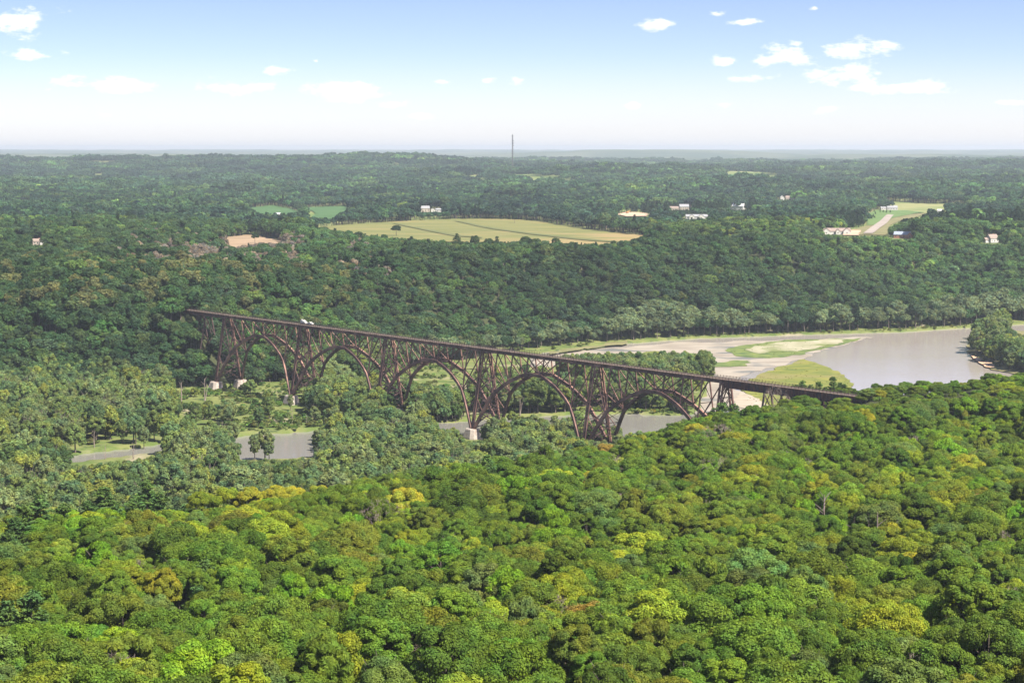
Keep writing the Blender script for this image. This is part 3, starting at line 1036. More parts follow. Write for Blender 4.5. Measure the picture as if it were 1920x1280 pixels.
def trunk_verts(r, h, r0, n_limbs, spread, zc):
    mb = MB()
    lean = r.normal(0, .25, 2)
    pts = [Vector((0, 0, -1.0)), Vector((lean[0] * .3, lean[1] * .3, h * .28)), Vector((lean[0], lean[1], h * .55)), Vector((lean[0] * 1.2, lean[1] * 1.6, h * .82))]
    rad = [r0 * 1.25, r0 * .85, r0 * .55, r0 * .15]
    for i in range(3): mb.tube(pts[i], pts[i + 1], rad[i], rad[i + 1], 6, cap=(i == 2))
    for k in range(n_limbs):
        a = 2 * math.pi * (k + r.random() * .6) / n_limbs
        t = r.uniform(.35, .75)
        b = pts[1].lerp(pts[3], t)
        e = b + Vector((math.cos(a) * spread * r.uniform(.55, .8), math.sin(a) * spread * r.uniform(.55, .8), h * r.uniform(.12, .26)))
        m_ = b.lerp(e, .5) + Vector((0, 0, -.3))
        mb.tube(b, m_, r0 * .38, r0 * .25, 4, cap=False); mb.tube(m_, e, r0 * .25, r0 * .06, 4)
    return mb


def mesh_from_quads(name, v, mat):
    me = mesh_np(name, v, np.arange(len(v)), 4)
    me.materials.append(mat)
    return me


def joined(name, quad_v, trunk, mat_leaf, mat_bark):
    nv = len(quad_v)
    v = [tuple(p) for p in quad_v] + trunk.v
    f = [(i, i + 1, i + 2, i + 3) for i in range(0, nv, 4)] + [tuple(j + nv for j in q) for q in trunk.f]
    me = bpy.data.meshes.new(name)
    me.from_pydata(v, [], f)
    me.materials.append(mat_leaf); me.materials.append(mat_bark)
    mi = np.zeros(len(f), np.int32); mi[nv // 4:] = 1
    me.polygons.foreach_set('material_index', mi)
    me.update()
    return me


def pine_quads(r, h=20.0, rb=4.6, tufts=1.0, size=.6):
    """white pine: flat plates of needles on whorled boughs, open gaps between the whorls"""
    P = []; Nn = []
    z = h * .2
    while z < h * .98:
        t = (z - h * .2) / (h * .8)
        L = rb * (1.08 - t) ** .8 * r.uniform(.72, 1.12) + .3
        nb = int(r.integers(4, 7))
        a0 = r.random() * 6.28
        for k in range(nb):
            a = a0 + 2 * math.pi * k / nb + r.normal(0, .25)
            Lk = L * r.uniform(.55, 1.2)
            n = int(max(8, Lk * Lk * 9 * tufts + 6))
            u = .15 + .85 * r.random(n) ** .6
            w = .22 + .30 * u * Lk
            x = u * Lk; y = r.uniform(-1, 1, n) * w
            rise = .22 * (1 + t) * x
            zz = z + rise + r.normal(0, .16, n) + .25 * np.cos(y / w * 1.5)
            P.append(np.stack([x * math.cos(a) - y * math.sin(a), x * math.sin(a) + y * math.cos(a), zz], -1))
            Nn.append(unit(r, n) * .65 + np.array([math.cos(a) * .2, math.sin(a) * .2, .8]))
        z += r.uniform(1.0, 1.7) * (1.15 - .5 * t)
    P = np.concatenate(P); Nn = np.concatenate(Nn); Nn /= np.linalg.norm(Nn, axis=1)[:, None]
    return quads(r, P, Nn, size * .62, size * .3)


def pine_trunk(r, h):
    mb = MB()
    mb.tube((0, 0, -1), (0, 0, h * .5), .36, .22, 6, False); mb.tube((0, 0, h * .5), (.1, 0, h * .97), .22, .04, 6)
    for k in range(10):
        z = h * (.2 + .055 * k); a = k * 2.4
        L = 3.6 * (1 - k * .06)
        mb.tube((0, 0, z), (math.cos(a) * L, math.sin(a) * L, z + .6), .08, .02, 3)
    return mb


def bare_mesh(name, r, h=14.0, dense=1.0, snag=False):
    mb = MB()

    def grow(p, d, L, rad, lev):
        n = 2
        for i in range(n):
            d2 = (d + Vector(r.normal(0, .16, 3))).normalized()
            q = p + d2 * L / n
            mb.tube(p, q, rad * (1 - .25 * i), rad * (.75 - .25 * i), 5 if lev < 2 else 3, cap=(i == n - 1 and lev > 2))
            p = q; d = d2
        if lev >= (3 if snag else 5): return
        k = int(r.integers(2, 4)) + (1 if (lev > 0 and not snag) else 0)
        for j in range(k):
            ax = Vector(unit(r, 1)[0])
            sd = (ax - d * ax.dot(d)).normalized()
            nd = (d * r.uniform(.75, 1.0) + sd * r.uniform(.5, .95) + Vector((0, 0, .18))).normalized()
            grow(p, nd, L * r.uniform(.55, .8) * (.8 if snag else 1), max(rad * .5, .022), lev + 1)
    grow(Vector((0, 0, -.6)), Vector((0, 0, 1)), h * (.5 if snag else .36), .26 if snag else .24, 0 if not snag else 1)
    if snag:
        mb.tube((0, 0, -1), (.1, 0, h * .8), .34, .1, 6)
        for k in range(4):
            a = k * 1.9 + r.random(); z = h * r.uniform(.35, .75)
            mb.tube((0, 0, z), (math.cos(a) * 2.2, math.sin(a) * 2.2, z + 1.8), .12, .03, 4)
    me = mb.mesh(name)
    me.materials.append(M['dead_bark'])
    return me


R0 = np.random.default_rng(42)
BROAD = []          # (crown mesh, trunk mesh, word for its form)
FORMS = [('domed', 6.2, 6.0, 5.0, 10.2, 36), ('lopsided', 6.6, 5.0, 5.0, 10.0, 30), ('high-crowned', 4.8, 4.8, 6.4, 11.2, 36), ('flat-topped', 6.8, 6.4, 4.0, 10.6, 34),
         ('small-crowned', 4.6, 4.4, 4.4, 9.4, 24), ('many-lobed', 6.4, 6.2, 5.4, 10.2, 22), ('spreading', 7.2, 6.6, 4.8, 10.0, 40), ('rounded', 5.6, 5.6, 5.6, 10.2, 34)]
for i, (w, rx, ry, rz, zc, nl) in enumerate(FORMS):
    v = lump_crown(R0, int(nl * 1.9), 27000, rx, ry, rz, zc, .27, spread=.25 if nl > 30 else .30, zsq=.74)
    tm = trunk_verts(R0, 16, .36, 6, 4.6, zc)
    c = mesh_from_quads('crown_broad_%d' % i, v, M['leaf']); t = tm.mesh('trunk_broad_%d' % i); t.materials.append(M['bark'])
    BROAD.append((c, t, w, joined('broad_tree_%d' % i, v, tm, M['leaf'], M['bark'])))
SPRAY = []
for i in range(3):
    v = lump_crown(R0, 44, 13000, 4.8, 4.8, 6.0, 10.6, .40, spread=.27, elong=2.4, upright=.55)
    tm = trunk_verts(R0, 16.5, .3, 6, 3.6, 10)
    c = mesh_from_quads('crown_spray_%d' % i, v, M['leaf']); t = tm.mesh('trunk_spray_%d' % i); t.materials.append(M['bark'])
    SPRAY.append((c, t, 'feathery', joined('spray_tree_%d' % i, v, tm, M['leaf'], M['bark'])))
FLOOD = []
for i, (w, rx, ry, rz, zc, nl) in enumerate([('billowing', 5.6, 5.6, 8.0, 11.6, 38), ('upright', 4.2, 4.2, 7.6, 11.4, 30), ('drooping', 6.6, 6.2, 7.0, 10.6, 40), ('leaning', 5.6, 4.6, 6.4, 12.0, 24), ('bushy', 5.0, 5.0, 6.0, 8.2, 30)]):
    v = lump_crown(R0, int(nl * 1.7), 6500, rx, ry, rz, zc, .66, zlo=-.9, spread=.25, droop=.8)
    tm = trunk_verts(R0, 19, .34, 7, 4.0, zc)
    c = mesh_from_quads('crown_flood_%d' % i, v, M['leaf']); t = tm.mesh('trunk_flood_%d' % i); t.materials.append(M['bark'])
    FLOOD.append((c, t, w, joined('flood_tree_%d' % i, v, tm, M['leaf'], M['bark'])))
PINE = []
for i in range(4):
    h = 20.0
    v = pine_quads(R0, h, [4.8, 5.4, 4.0, 5.1][i], 2.6, .55)
    tm = pine_trunk(R0, h)
    c = mesh_from_quads('crown_pine_%d' % i, v, M['needle']); t = tm.mesh('trunk_pine_%d' % i); t.materials.append(M['bark'])
    PINE.append((c, t, ['ragged', 'wide-branched', 'slender', 'layered'][i], joined('pine_tree_%d' % i, v, tm, M['needle'], M['bark'])))
BARE = [bare_mesh('bare_branches_%d' % i, R0, 13.0 + i) for i in range(4)]
SNAG = [bare_mesh('snag_%d' % i, R0, 15.0, snag=True) for i in range(3)]
MID = []            # hillside trees, 1.4 to 2.6 km off
for i in range(7):
    rx = [5.6, 6.2, 4.8, 6.6, 5.2, 5.8, 4.6][i]; rz = [5.2, 4.6, 6.4, 5.0, 5.6, 4.4, 6.8][i]
    v = lump_crown(R0, 15, 1500, rx * 1.12, rx * 1.06, rz, 10.2, .95, spread=.42)
    MID.append(joined('hill_tree_%d' % i, v, trunk_verts(R0, 16, .34, 2, 3.5, 10), M['leaf'], M['bark']))
MIDP = []
for i in range(3):
    v = pine_quads(R0, 19, 3.6, .5, 1.2)
    MIDP.append(joined('hill_pine_%d' % i, v, pine_trunk(R0, 19), M['needle'], M['bark']))
FAR = []
for i in range(6):
    rx = [5.4, 6.4, 4.6, 6.0, 5.0, 6.8][i]; rz = [5.2, 4.6, 6.2, 5.4, 6.0, 4.6][i]
    v = lump_crown(R0, 12, 320, rx, rx, rz, 9.6, 2.0, spread=.42)
    FAR.append(joined('far_tree_%d' % i, v, trunk_verts(R0, 15, .34, 0, 3, 9), M['leaf'], M['bark']))
GROVE = []
for i in range(5):
    vs = []; mb = MB()
    for k in range(13):
        a = R0.random() * 6.28; q = 24 * math.sqrt(R0.random())
        s = R0.uniform(.8, 1.3)
        v = lump_crown(R0, 8, 90, 6.0 * s, 6.0 * s, 5.5 * s, 9.5 * s, 3.2, spread=.45)
        vs.append(v + np.array([q * math.cos(a), q * math.sin(a), 0]))
    GROVE.append(joined('grove_%d' % i, np.concatenate(vs), trunk_verts(R0, 10, .3, 0, 2, 8), M['leaf'], M['bark']))


def source_collection(name, meshes):
    c = bpy.data.collections.new(name)
    for k, me in enumerate(meshes):
        o = bpy.data.objects.new('%s_%02d' % (name, k), me)
        c.objects.link(o)
    return c


def forest_stuff(name, label, cat, coll, X, Y, Z, S, idx, tint):
    """one woodland object whose trees are set out by geometry nodes"""
    n = len(X)
    me = bpy.data.meshes.new(name)
    me.vertices.add(n)
    me.vertices.foreach_set('co', np.stack([X, Y, Z], -1).astype(np.float32).ravel())
    a = me.attributes.new('tint', 'FLOAT_COLOR', 'POINT')
    a.data.foreach_set('color', np.concatenate([tint, np.ones((n, 1))], 1).astype(np.float32).ravel())
    a = me.attributes.new('size', 'FLOAT_VECTOR', 'POINT'); a.data.foreach_set('vector', S.astype(np.float32).ravel())
    a = me.attributes.new('turn', 'FLOAT_VECTOR', 'POINT')
    tv = np.zeros((n, 3), np.float32); tv[:, 2] = np.random.default_rng(n).random(n) * 6.283; tv[:, :2] = np.random.default_rng(n + 1).normal(0, .05, (n, 2))
    a.data.foreach_set('vector', tv.ravel())
    a = me.attributes.new('which', 'INT', 'POINT'); a.data.foreach_set('value', idx.astype(np.int32))
    me.update()
    o = link(name, me)
    tag(o, label, cat, kind='stuff')
    g = bpy.data.node_groups.new(name + '_nodes', 'GeometryNodeTree')
    g.interface.new_socket('Geometry', in_out='INPUT', socket_type='NodeSocketGeometry')
    g.interface.new_socket('Geometry', in_out='OUTPUT', socket_type='NodeSocketGeometry')
    N = g.nodes.new; L = g.links.new
    gi = N('NodeGroupInput'); go = N('NodeGroupOutput')
    mp = N('GeometryNodeMeshToPoints')
    ip = N('GeometryNodeInstanceOnPoints'); ip.inputs['Pick Instance'].default_value = True
    ci = N('GeometryNodeCollectionInfo'); ci.inputs['Collection'].default_value = coll
    ci.inputs['Separate Children'].default_value = True; ci.inputs['Reset Children'].default_value = True

    def attr(nm, t):
        n_ = N('GeometryNodeInputNamedAttribute'); n_.data_type = t; n_.inputs['Name'].default_value = nm
        return n_.outputs['Attribute']
    L(gi.outputs[0], mp.inputs['Mesh']); L(mp.outputs[0], ip.inputs['Points']); L(ci.outputs[0], ip.inputs['Instance'])
    L(attr('which', 'INT'), ip.inputs['Instance Index'])
    er = N('FunctionNodeEulerToRotation'); L(attr('turn', 'FLOAT_VECTOR'), er.inputs[0]); L(er.outputs[0], ip.inputs['Rotation'])
    L(attr('size', 'FLOAT_VECTOR'), ip.inputs['Scale'])
    L(ip.outputs[0], go.inputs[0])
    md = o.modifiers.new('trees', 'NODES'); md.node_group = g
    return o


# ---------------------------------------------------------------- trees: where they stand
PAL = {'deep green': (.088, .144, .018), 'mid green': (.120, .186, .021), 'olive': (.146, .190, .022), 'grey-green': (.122, .182, .040),
       'yellow-green': (.200, .244, .021), 'lime green': (.148, .256, .018), 'golden yellow': (.32, .31, .030), 'orange-tinged': (.28, .20, .04), 'brown dry-leaved': (.24, .17, .07)}

# parts of the valley that stay open, as outlines in the photograph: trees in front of them stay lower
OPEN = [[(130, 864), (220, 848), (300, 838), (306, 843), (240, 857), (150, 868)],
        [(446, 858), (452, 822), (520, 812), (590, 808), (592, 850), (500, 858)],
        [(330, 738), (420, 733), (520, 716), (545, 720), (530, 738), (460, 742), (400, 752), (340, 750)],
        [(445, 777), (500, 769), (565, 775), (600, 795), (600, 808), (520, 812), (450, 818)],
        [(1893, 607), (1940, 603), (1940, 630), (1912, 622)],
        [(820, 794), (882, 790), (882, 800), (830, 799)],
        [(1165, 774), (1262, 776), (1264, 786), (1240, 798), (1200, 806), (1165, 808)],
        [(868, 798), (906, 798), (910, 821), (864, 821)],
        [(393, 706), (462, 706), (462, 723), (393, 726)],
        [(1604, 738), (1560, 690), (1530, 678), (1640, 632), (1815, 616), (1812, 660), (1900, 700), (1930, 712), (1930, 722), (1640, 738)],
        [(1385, 705), (1470, 684), (1560, 690), (1600, 738), (1480, 750), (1440, 765), (1385, 750)],
        [(1340, 660), (1380, 640), (1600, 634), (1540, 664), (1400, 710), (1345, 712)],
        [(1000, 652), (1340, 632), (1340, 655), (1100, 658), (1000, 664)],
        [(760, 690), (800, 676), (870, 684), (880, 722), (800, 718), (770, 705)],
        [(470, 716), (540, 712), (545, 722), (480, 728)]]
BR = [(345, 582), (345, 610), (375, 690), (392, 722), (460, 718), (470, 690), (530, 700), (545, 722), (560, 727), (600, 700), (680, 712), (700, 720), (735, 722), (770, 706), (860, 740), (872, 790), (890, 802), (920, 770), (960, 760),
      (1060, 770), (1080, 800), (1095, 818), (1150, 820), (1180, 775), (1260, 752), (1285, 762), (1300, 748), (1340, 736), (1390, 740), (1420, 754), (1475, 757), (1520, 754), (1570, 757), (1622, 748), (1622, 738), (960, 652)]
EDGE = [(-60, 952), (130, 950), (200, 945), (330, 950), (430, 938), (560, 915), (700, 880), (880, 848), (1000, 834), (1150, 822), (1200, 806), (1290, 782), (1350, 764),
        (1420, 757), (1500, 757), (1620, 752), (1700, 744), (1980, 737)]
BRIDGE_FAR = [(345, 582), (1622, 748)]


def column(poly, x):
    """lowest and highest row of an outline at each column"""
    x = np.asarray(x, float)
    lo = np.full(x.shape, 1e9); hi = np.full(x.shape, -1e9)
    n = len(poly)
    for i in range(n):
        (x0, y0), (x1, y1) = poly[i], poly[(i + 1) % n]
        if x0 == x1: continue
        t = (x - x0) / (x1 - x0)
        ok = (t >= 0) & (t <= 1)
        y = y0 + (y1 - y0) * t
        lo = np.where(ok, np.minimum(lo, y), lo); hi = np.where(ok, np.maximum(hi, y), hi)
    return lo, hi


def limit(X, Y, Z, H, Rad, polys, r, minh=3.0, jit=4.0, on_it=True):
    """shorten or drop the trees that would stand in front of open ground"""
    bx, by = project(X, Y, Z)
    H = H.copy(); keep = np.ones(len(X), bool)
    for poly in polys:
        for off in (-.7, 0, .7):
            px, _ = project(X + Rad * off, Y, Z)
            lo, hi = column(poly, px)
            inside = hi > -1e8
            _, ty = project(X, Y, Z + H)
            if on_it:
                keep &= ~(inside & (by > lo + .5) & (by < hi - .5))
            block = inside & (by >= hi - .5) & (ty < hi)
            want = np.clip((by - (hi + r.random(len(X)) * jit)) / np.maximum(by - ty, .1), 0, 1)
            H = np.where(block, H * want, H)
    keep &= H > minh
    return H, keep


def jitter_grid(r, y0, y1, step, half, extra=30, x0=None, x1=None):
    ys = np.arange(y0, y1, step)
    out = []
    for k, y in enumerate(ys):
        w = half * y + extra
        a, b = (-w if x0 is None else x0), (w if x1 is None else x1)
        xs = np.arange(a, b, step) + (step / 2 if k % 2 else 0)
        out.append(np.stack([xs + r.uniform(-.42, .42, len(xs)) * step, y + r.uniform(-.42, .42, len(xs)) * step], -1))
    return np.concatenate(out)


def in_view(x, y, z, m=20):
    px, py = project(x, y, z)
    return (px > -m) & (px < 1920 + m) & (py < 1280 + m)


def near_bridge(X, Y, w=7.5):
    s = (X - BC[0]) * UDIR[0] + (Y - BC[1]) * UDIR[1]
    o = np.abs((X - BC[0]) * NDIR[0] + (Y - BC[1]) * NDIR[1])
    return (s > -312) & (s < 395) & (o < w)


class Trees:
    def __init__(self): self.rows = []

    def add(self, X, Y, Z, H, kind, idx, tint, rad=None):
        for i in range(len(X)):
            self.rows.append((X[i], Y[i], Z[i], H[i], kind[i], idx[i], tint[i]))


def mixtint(r, n, names, w, var=.14):
    p = np.array(w, float); p /= p.sum()
    k = r.choice(len(names), n, p=p)
    base = np.array([PAL[q] for q in names])[k]
    return base * np.exp(r.normal(0, var, (n, 1))) * np.exp(r.normal(0, .06, (n, 3))), np.array(names)[k]


rt = np.random.default_rng(77)
# --- wood on the near bluff
pts = jitter_grid(rt, 262, 1190, 8.3, .30, 35)
X, Y = pts[:, 0], pts[:, 1]
Z = height(X, Y)
yb = np.interp(X, BX, BY)
ok = (Z > 3.5) & (Y < yb + 125) & ~near_bridge(X, Y)
X, Y, Z = X[ok], Y[ok], Z[ok]
n = len(X)
H = 14.8 * np.clip(np.exp(rt.normal(0.02, .2, n)), .58, 1.45)
H *= np.where(Y > np.interp(X, BX, BY) + 30, .85, 1.0)
edge_poly = [(x, y - 160) for x, y in EDGE] + EDGE[::-1]
H, keep = limit(X, Y, Z, H, H * .33, [edge_poly], rt, minh=5.0, jit=10)
H2, k2 = limit(X, Y, Z, H, H * .33, [BR], rt, minh=4.0, jit=4, on_it=False)
H = np.where(k2, H2, H); keep &= k2
X, Y, Z, H = X[keep], Y[keep], Z[keep], H[keep]
up = jitter_grid(rt, 270, 1150, 7.0, .30, 30)
ux, uy = up[:, 0], up[:, 1]
uz = height(ux, uy)
uk = (uz > 5) & (uy < np.interp(ux, BX, BY) + 60) & ~near_bridge(ux, uy, 9) & (rt.random(len(ux)) < .75)
UND = (ux[uk], uy[uk], uz[uk], rt.uniform(5.0, 9.5, int(uk.sum())))
n = len(X)
names = ['deep green', 'mid green', 'olive', 'grey-green', 'yellow-green', 'lime green']
T, TN = mixtint(rt, n, names, [.22, .50, .12, .10, .04, .02], .12)
zone = fbm(X / 120 + 2, Y / 160)
lightz = np.clip((Y - 400) / 420, 0, 1)                              # the far part of the bluff carries lighter, yellower trees
pick = rt.random(n) < np.clip(lightz * .75 * (.25 + zone), 0, .8)
t2, n2 = mixtint(rt, n, ['yellow-green', 'olive', 'lime green', 'mid green'], [.4, .3, .15, .15])
T = np.where(pick[:, None], t2, T); TN = np.where(pick, n2, TN)
KIND = np.where(rt.random(n) < .07, 1, 0)
KIND = np.where((TN == 'lime green') & (rt.random(n) < .6), 1, KIND)
IDX = rt.integers(0, 8, n)
near = dict(X=X, Y=Y, Z=Z, H=H, T=T, TN=TN.astype(object), K=KIND, I=IDX)


def nearest(px, py, frac=.75):
    x_, y_ = project(near['X'], near['Y'], near['Z'] + near['H'] * frac)
    d = (x_ - px) ** 2 + ((y_ - py) * 1.3) ** 2 + np.where(near['K'] > 1, 1e6, 0)
    return int(np.argmin(d))


def retint(lst, name, var=.08):
    for px, py in lst:
        i = nearest(px, py)
        near['T'][i] = np.array(PAL[name]) * math.exp(rt.normal(0, var)); near['TN'][i] = name
        near['H'][i] = max(near['H'][i], 15)


retint([(505, 930), (467, 937), (597, 917), (755, 932), (815, 946), (640, 950), (130, 982), (1107, 900), (1297, 807), (545, 925)], 'golden yellow')
retint([(1120, 1159), (143, 1030), (1150, 826)], 'orange-tinged')
retint([(1820, 947), (1875, 942), (1850, 950)], 'brown dry-leaved')
retint([(684, 1021), (754, 1025), (801, 1048), (889, 1035), (1033, 1031), (677, 1233), (430, 940), (1251, 893), (1609, 1140), (1700, 905), (1660, 870), (1500, 880), (1807, 917), (497, 1157), (380, 950), (850, 870), (700, 895)], 'yellow-green')
retint([(1067, 998), (1238, 957), (993, 968), (966, 1098), (1575, 1069), (1833, 913), (420, 1267), (1470, 875), (1735, 1175), (1668, 1166), (1045, 990), (1090, 1005), (240, 960)], 'lime green')
for px, py in [(1067, 998), (993, 968), (966, 1098), (1575, 1069), (1735, 1175), (1668, 1166), (1090, 1005)]:
    near['K'][nearest(px, py)] = 1
for px, py in [(180, 1057), (150, 1062), (97, 1083), (283, 1050), (227, 1270), (731, 971), (757, 1230), (1006, 1146), (1191, 1159), (1134, 877), (1144, 947), (1339, 947), (1449, 765), (1352, 812),
               (1639, 786), (1871, 1002), (1677, 1246), (1879, 1128), (1310, 880), (1740, 830), (905, 912), (1500, 850), (1160, 870), (1560, 1010), (870, 962), (1390, 905)]:
    near['K'][nearest(px, py)] = 4
for px, py in [(888, 1105), (872, 1129), (1550, 950), (1630, 985)]:
    near['K'][nearest(px, py)] = 5
for px, py, h in [(20, 1133, 22), (57, 1155, 21), (110, 1120, 20), (20, 1010, 18), (909, 877, 20), (300, 1105, 17), (345, 1110, 17), (395, 1105, 17), (425, 1125, 16), (1500, 690, 1),
                  (35, 1190, 19), (130, 1000, 19), (340, 985, 17)]:
    if h < 5: continue
    i = nearest(px, py); near['K'][i] = 3; near['H'][i] = h * 1.0
# pines beside the bridge
extra = [(75, 957, 610, 20), (195, 940, 640, 20), (275, 925, 660, 20), (255, 957, 625, 20), (28, 1000, 580, 20), (118, 972, 605, 20), (212, 992, 600, 20), (300, 950, 640, 20), (165, 965, 620, 20), (45, 975, 600, 20), (909, 862, 770, 20), (1305, 768, 1035, 19), (1355, 745, 1030, 20), (1325, 760, 1020, 17), (1375, 757, 1015, 17), (1505, 712, 1072, 19), (1535, 716, 1078, 18), (1562, 706, 1080, 21), (1583, 722, 1076, 17), (1520, 722, 1060, 16), (1340, 752, 1040, 18), (1548, 724, 1068, 16), (1490, 722, 1074, 15), (1575, 716, 1088, 17)]
for px, py, yy, h in extra:
    # the top sits on that line of sight, the foot on the slope under it
    d = ray(px, py); t = yy / d[1]
    x = d[0] * t; ztop = CAM_H + d[2] * t
    g = float(height(x, yy))
    near['X'] = np.append(near['X'], x); near['Y'] = np.append(near['Y'], yy); near['Z'] = np.append(near['Z'], g)
    near['H'] = np.append(near['H'], max(ztop - g + (4.5 if yy < 700 else 0), 10.0)); near['T'] = np.vstack([near['T'], [[.03, .06, .02]]]); near['TN'] = np.append(near['TN'], 'deep green')
    near['K'] = np.append(near['K'], 3); near['I'] = np.append(near['I'], int(rt.integers(0, 4)))

# broadleaf trees make room for the pines
pk = np.where(near['K'] == 3)[0]
room = np.ones(len(near['X']), bool)
for i in pk:
    d_ = np.hypot(near['X'] - near['X'][i], (near['Y'] - near['Y'][i]) * .75)
    room &= ~((d_ < 5.5) & (near['K'] < 3))
for q in ('X', 'Y', 'Z', 'H', 'T', 'TN', 'K', 'I'):
    near[q] = near[q][room]

# --- floodplain
STANDS = [([(-300, 852), (-100, 850), (100, 840), (200, 828), (340, 795), (345, 752), (250, 760), (150, 745), (-300, 740)], 8.5, .72),
          ([(-300, 742), (250, 742), (300, 732), (370, 728), (388, 704), (-300, 690)], 8.5, 1.0),
          ([(345, 800), (440, 800), (440, 775), (400, 768), (345, 770)], 9, .6),
          ([(570, 765), (600, 785), (690, 791), (870, 788), (872, 752), (700, 738), (590, 742)], 7.5, 1.0),
          ([(440, 765), (570, 765), (585, 740), (545, 730), (470, 735)], 9, .42),
          ([(440, 802), (620, 804), (560, 780), (440, 778)], 9, .3), ([(255, 760), (440, 762), (540, 745), (545, 722), (470, 730), (300, 740)], 9, .16),
          ([(120, 858), (320, 828), (330, 815), (120, 846)], 9, .35), ([(760, 722), (870, 722), (870, 690), (780, 690)], 9, .25), ([(690, 796), (860, 791), (860, 770), (690, 775)], 6.5, .9),
          ([(880, 772), (960, 778), (1080, 774), (1092, 745), (940, 735), (880, 745)], 8, 1.0),
          ([(1090, 762), (1180, 770), (1290, 774), (1310, 738), (1200, 716), (1095, 725)], 8, .9),
          ([(1050, 700), (1060, 716), (1200, 722), (1335, 714), (1334, 696), (1200, 688), (1110, 692)], 7.5, .95),
          ([(1826, 668), (1870, 688), (1960, 708), (2050, 695), (2030, 642), (1950, 626), (1890, 622), (1840, 633)], 8, .95),
          ([(545, 727), (700, 722), (725, 690), (640, 688), (540, 706)], 8.5, .95),
          ([(690, 738), (760, 742), (760, 705), (720, 700)], 9, .6)]
fx, fy, fz = [], [], []
for poly, st, dens in STANDS:
    w = poly_at(poly, 1.2)
    xs = [p[0] for p in w]; ys = [p[1] for p in w]
    g = jitter_grid(rt, min(ys), max(ys), st, 0, 0, min(xs), max(xs))
    k = inpoly(g[:, 0], g[:, 1], w) & (rt.random(len(g)) < dens)
    fx.append(g[k, 0]); fy.append(g[k, 1])
g = jitter_grid(rt, 830, 1300, 8.4, .30, 40)      # wood between the bluff and the channel
b = poly_at([(-300, 886), (-100, 881), (130, 871), (300, 851), (318, 845), (440, 837), (450, 866), (594, 860), (604, 828), (640, 816), (690, 811), (760, 809), (870, 817), (940, 828), (1060, 826), (1160, 838), (1260, 832), (1330, 828)], 1.2)
yl = np.interp(g[:, 0], [p[0] for p in b], [p[1] for p in b])
k = (g[:, 1] < yl - 3) & (g[:, 1] > np.interp(g[:, 0], BX, BY) + 75) & (rt.random(len(g)) < .95)
fx.append(g[k, 0]); fy.append(g[k, 1])
# trees that stand alone
single = [(478, 862, 17), (497, 860, 20), (505, 863, 13), (600, 858, 19), (625, 862, 21), (645, 858, 18), (660, 855, 16), (430, 790, 18), (505, 785, 17), (485, 800, 15), (590, 790, 15), (600, 770, 16), (545, 770, 13), (470, 745, 15), (300, 750, 13), (365, 745, 11),
          (960, 800, 12), (1000, 812, 14), (1040, 812, 13), (930, 822, 15), (975, 822, 16), (1075, 820, 13), (910, 832, 13), (505, 765, 14), (620, 735, 18), (470, 715, 19), (487, 722, 17), (500, 716, 15), (455, 735, 9), (80, 845, 15), (230, 832, 16), (270, 838, 14)]
sx = [on_plane(a, b_, 1.2) for a, b_, h in single]
X = np.concatenate(fx); Y = np.concatenate(fy)
Hs = 19 * np.clip(np.exp(rt.normal(0, .16, len(X))), .6, 1.3)
Z = height(X, Y)
isl = Y > 1500
Hs = np.where(isl, Hs * 1.12, Hs)
okk = (Z > -1 ) | ((X > 250) & (Y > 1560)) 
okk &= ~near_bridge(X, Y, 7) & (Z < 6)
Z = np.where(Z < .3, .8, Z)
X, Y, Z, Hs = X[okk], Y[okk], Z[okk], Hs[okk]
Hs, keep = limit(X, Y, Z, Hs, Hs * .24, OPEN, rt, minh=4.5, jit=5)
H2, k2 = limit(X, Y, Z, Hs, Hs * .2, [BR], rt, minh=4.5, jit=5, on_it=False)
s_ = (X - BC[0]) * NDIR[0] + (Y - BC[1]) * NDIR[1]
front = s_ > 0
Hs = np.where(front, H2, Hs); keep &= (k2 | ~front)
X, Y, Z, Hs = X[keep], Y[keep], Z[keep], Hs[keep]
X = np.concatenate([X, [p[0] for p in sx]]); Y = np.concatenate([Y, [p[1] for p in sx]])
Z = np.concatenate([Z, np.full(len(sx), .8)]); Hs = np.concatenate([Hs, [h for *_, h in single]])
n = len(X)
FP = {'sage green': (.140, .190, .056), 'grey-green': (.160, .200, .078), 'blue-green': (.100, .158, .062), 'dark green': (.070, .115, .034), 'yellow-green': (.20, .235, .052)}
fn = list(FP); fk = rt.choice(5, n, p=[.36, .27, .2, .09, .08])
FT = np.array([FP[q] for q in fn])[fk] * np.exp(rt.normal(0, .12, (n, 1)))
flood = dict(X=X, Y=Y, Z=Z, H=Hs, T=FT, TN=np.array(fn)[fk], I=rt.integers(0, 5, n))

# --- far bluff and plateau
pts = jitter_grid(rt, 1380, 2650, 9.2, .29, 40)
steep = jitter_grid(rt, 1440, 1720, 8.0, .29, 40)
steep = steep[(steep[:, 0] < -40)]
pts = np.concatenate([pts, steep])
p2 = jitter_grid(rt, 2650, 4600, 12.5, .28, 40)
p3 = jitter_grid(rt, 4600, 12500, 40, .275, 100)
zoneid = np.concatenate([np.zeros(len(pts)), np.ones(len(p2)), np.full(len(p3), 2)]).astype(int)
pts = np.concatenate([pts, p2, p3])
X, Y = pts[:, 0], pts[:, 1]
yf = np.interp(X, FX, FY)
ok = (Y > yf - 4 + 8 * vnoise(X / 25, Y / 25)) & ~near_bridge(X, Y, 6)
X, Y, zoneid = X[ok], Y[ok], zoneid[ok]
Z = height(X, Y)
n = len(X)
H = 15.5 * np.clip(np.exp(rt.normal(0, .2, n)), .55, 1.45)
stand = fbm(X / 130 + 60, Y / 170 + 20)
H = H * np.exp(np.clip(.22 * stand, -.3, .3) * np.where(Y > 2000, 1, .6))
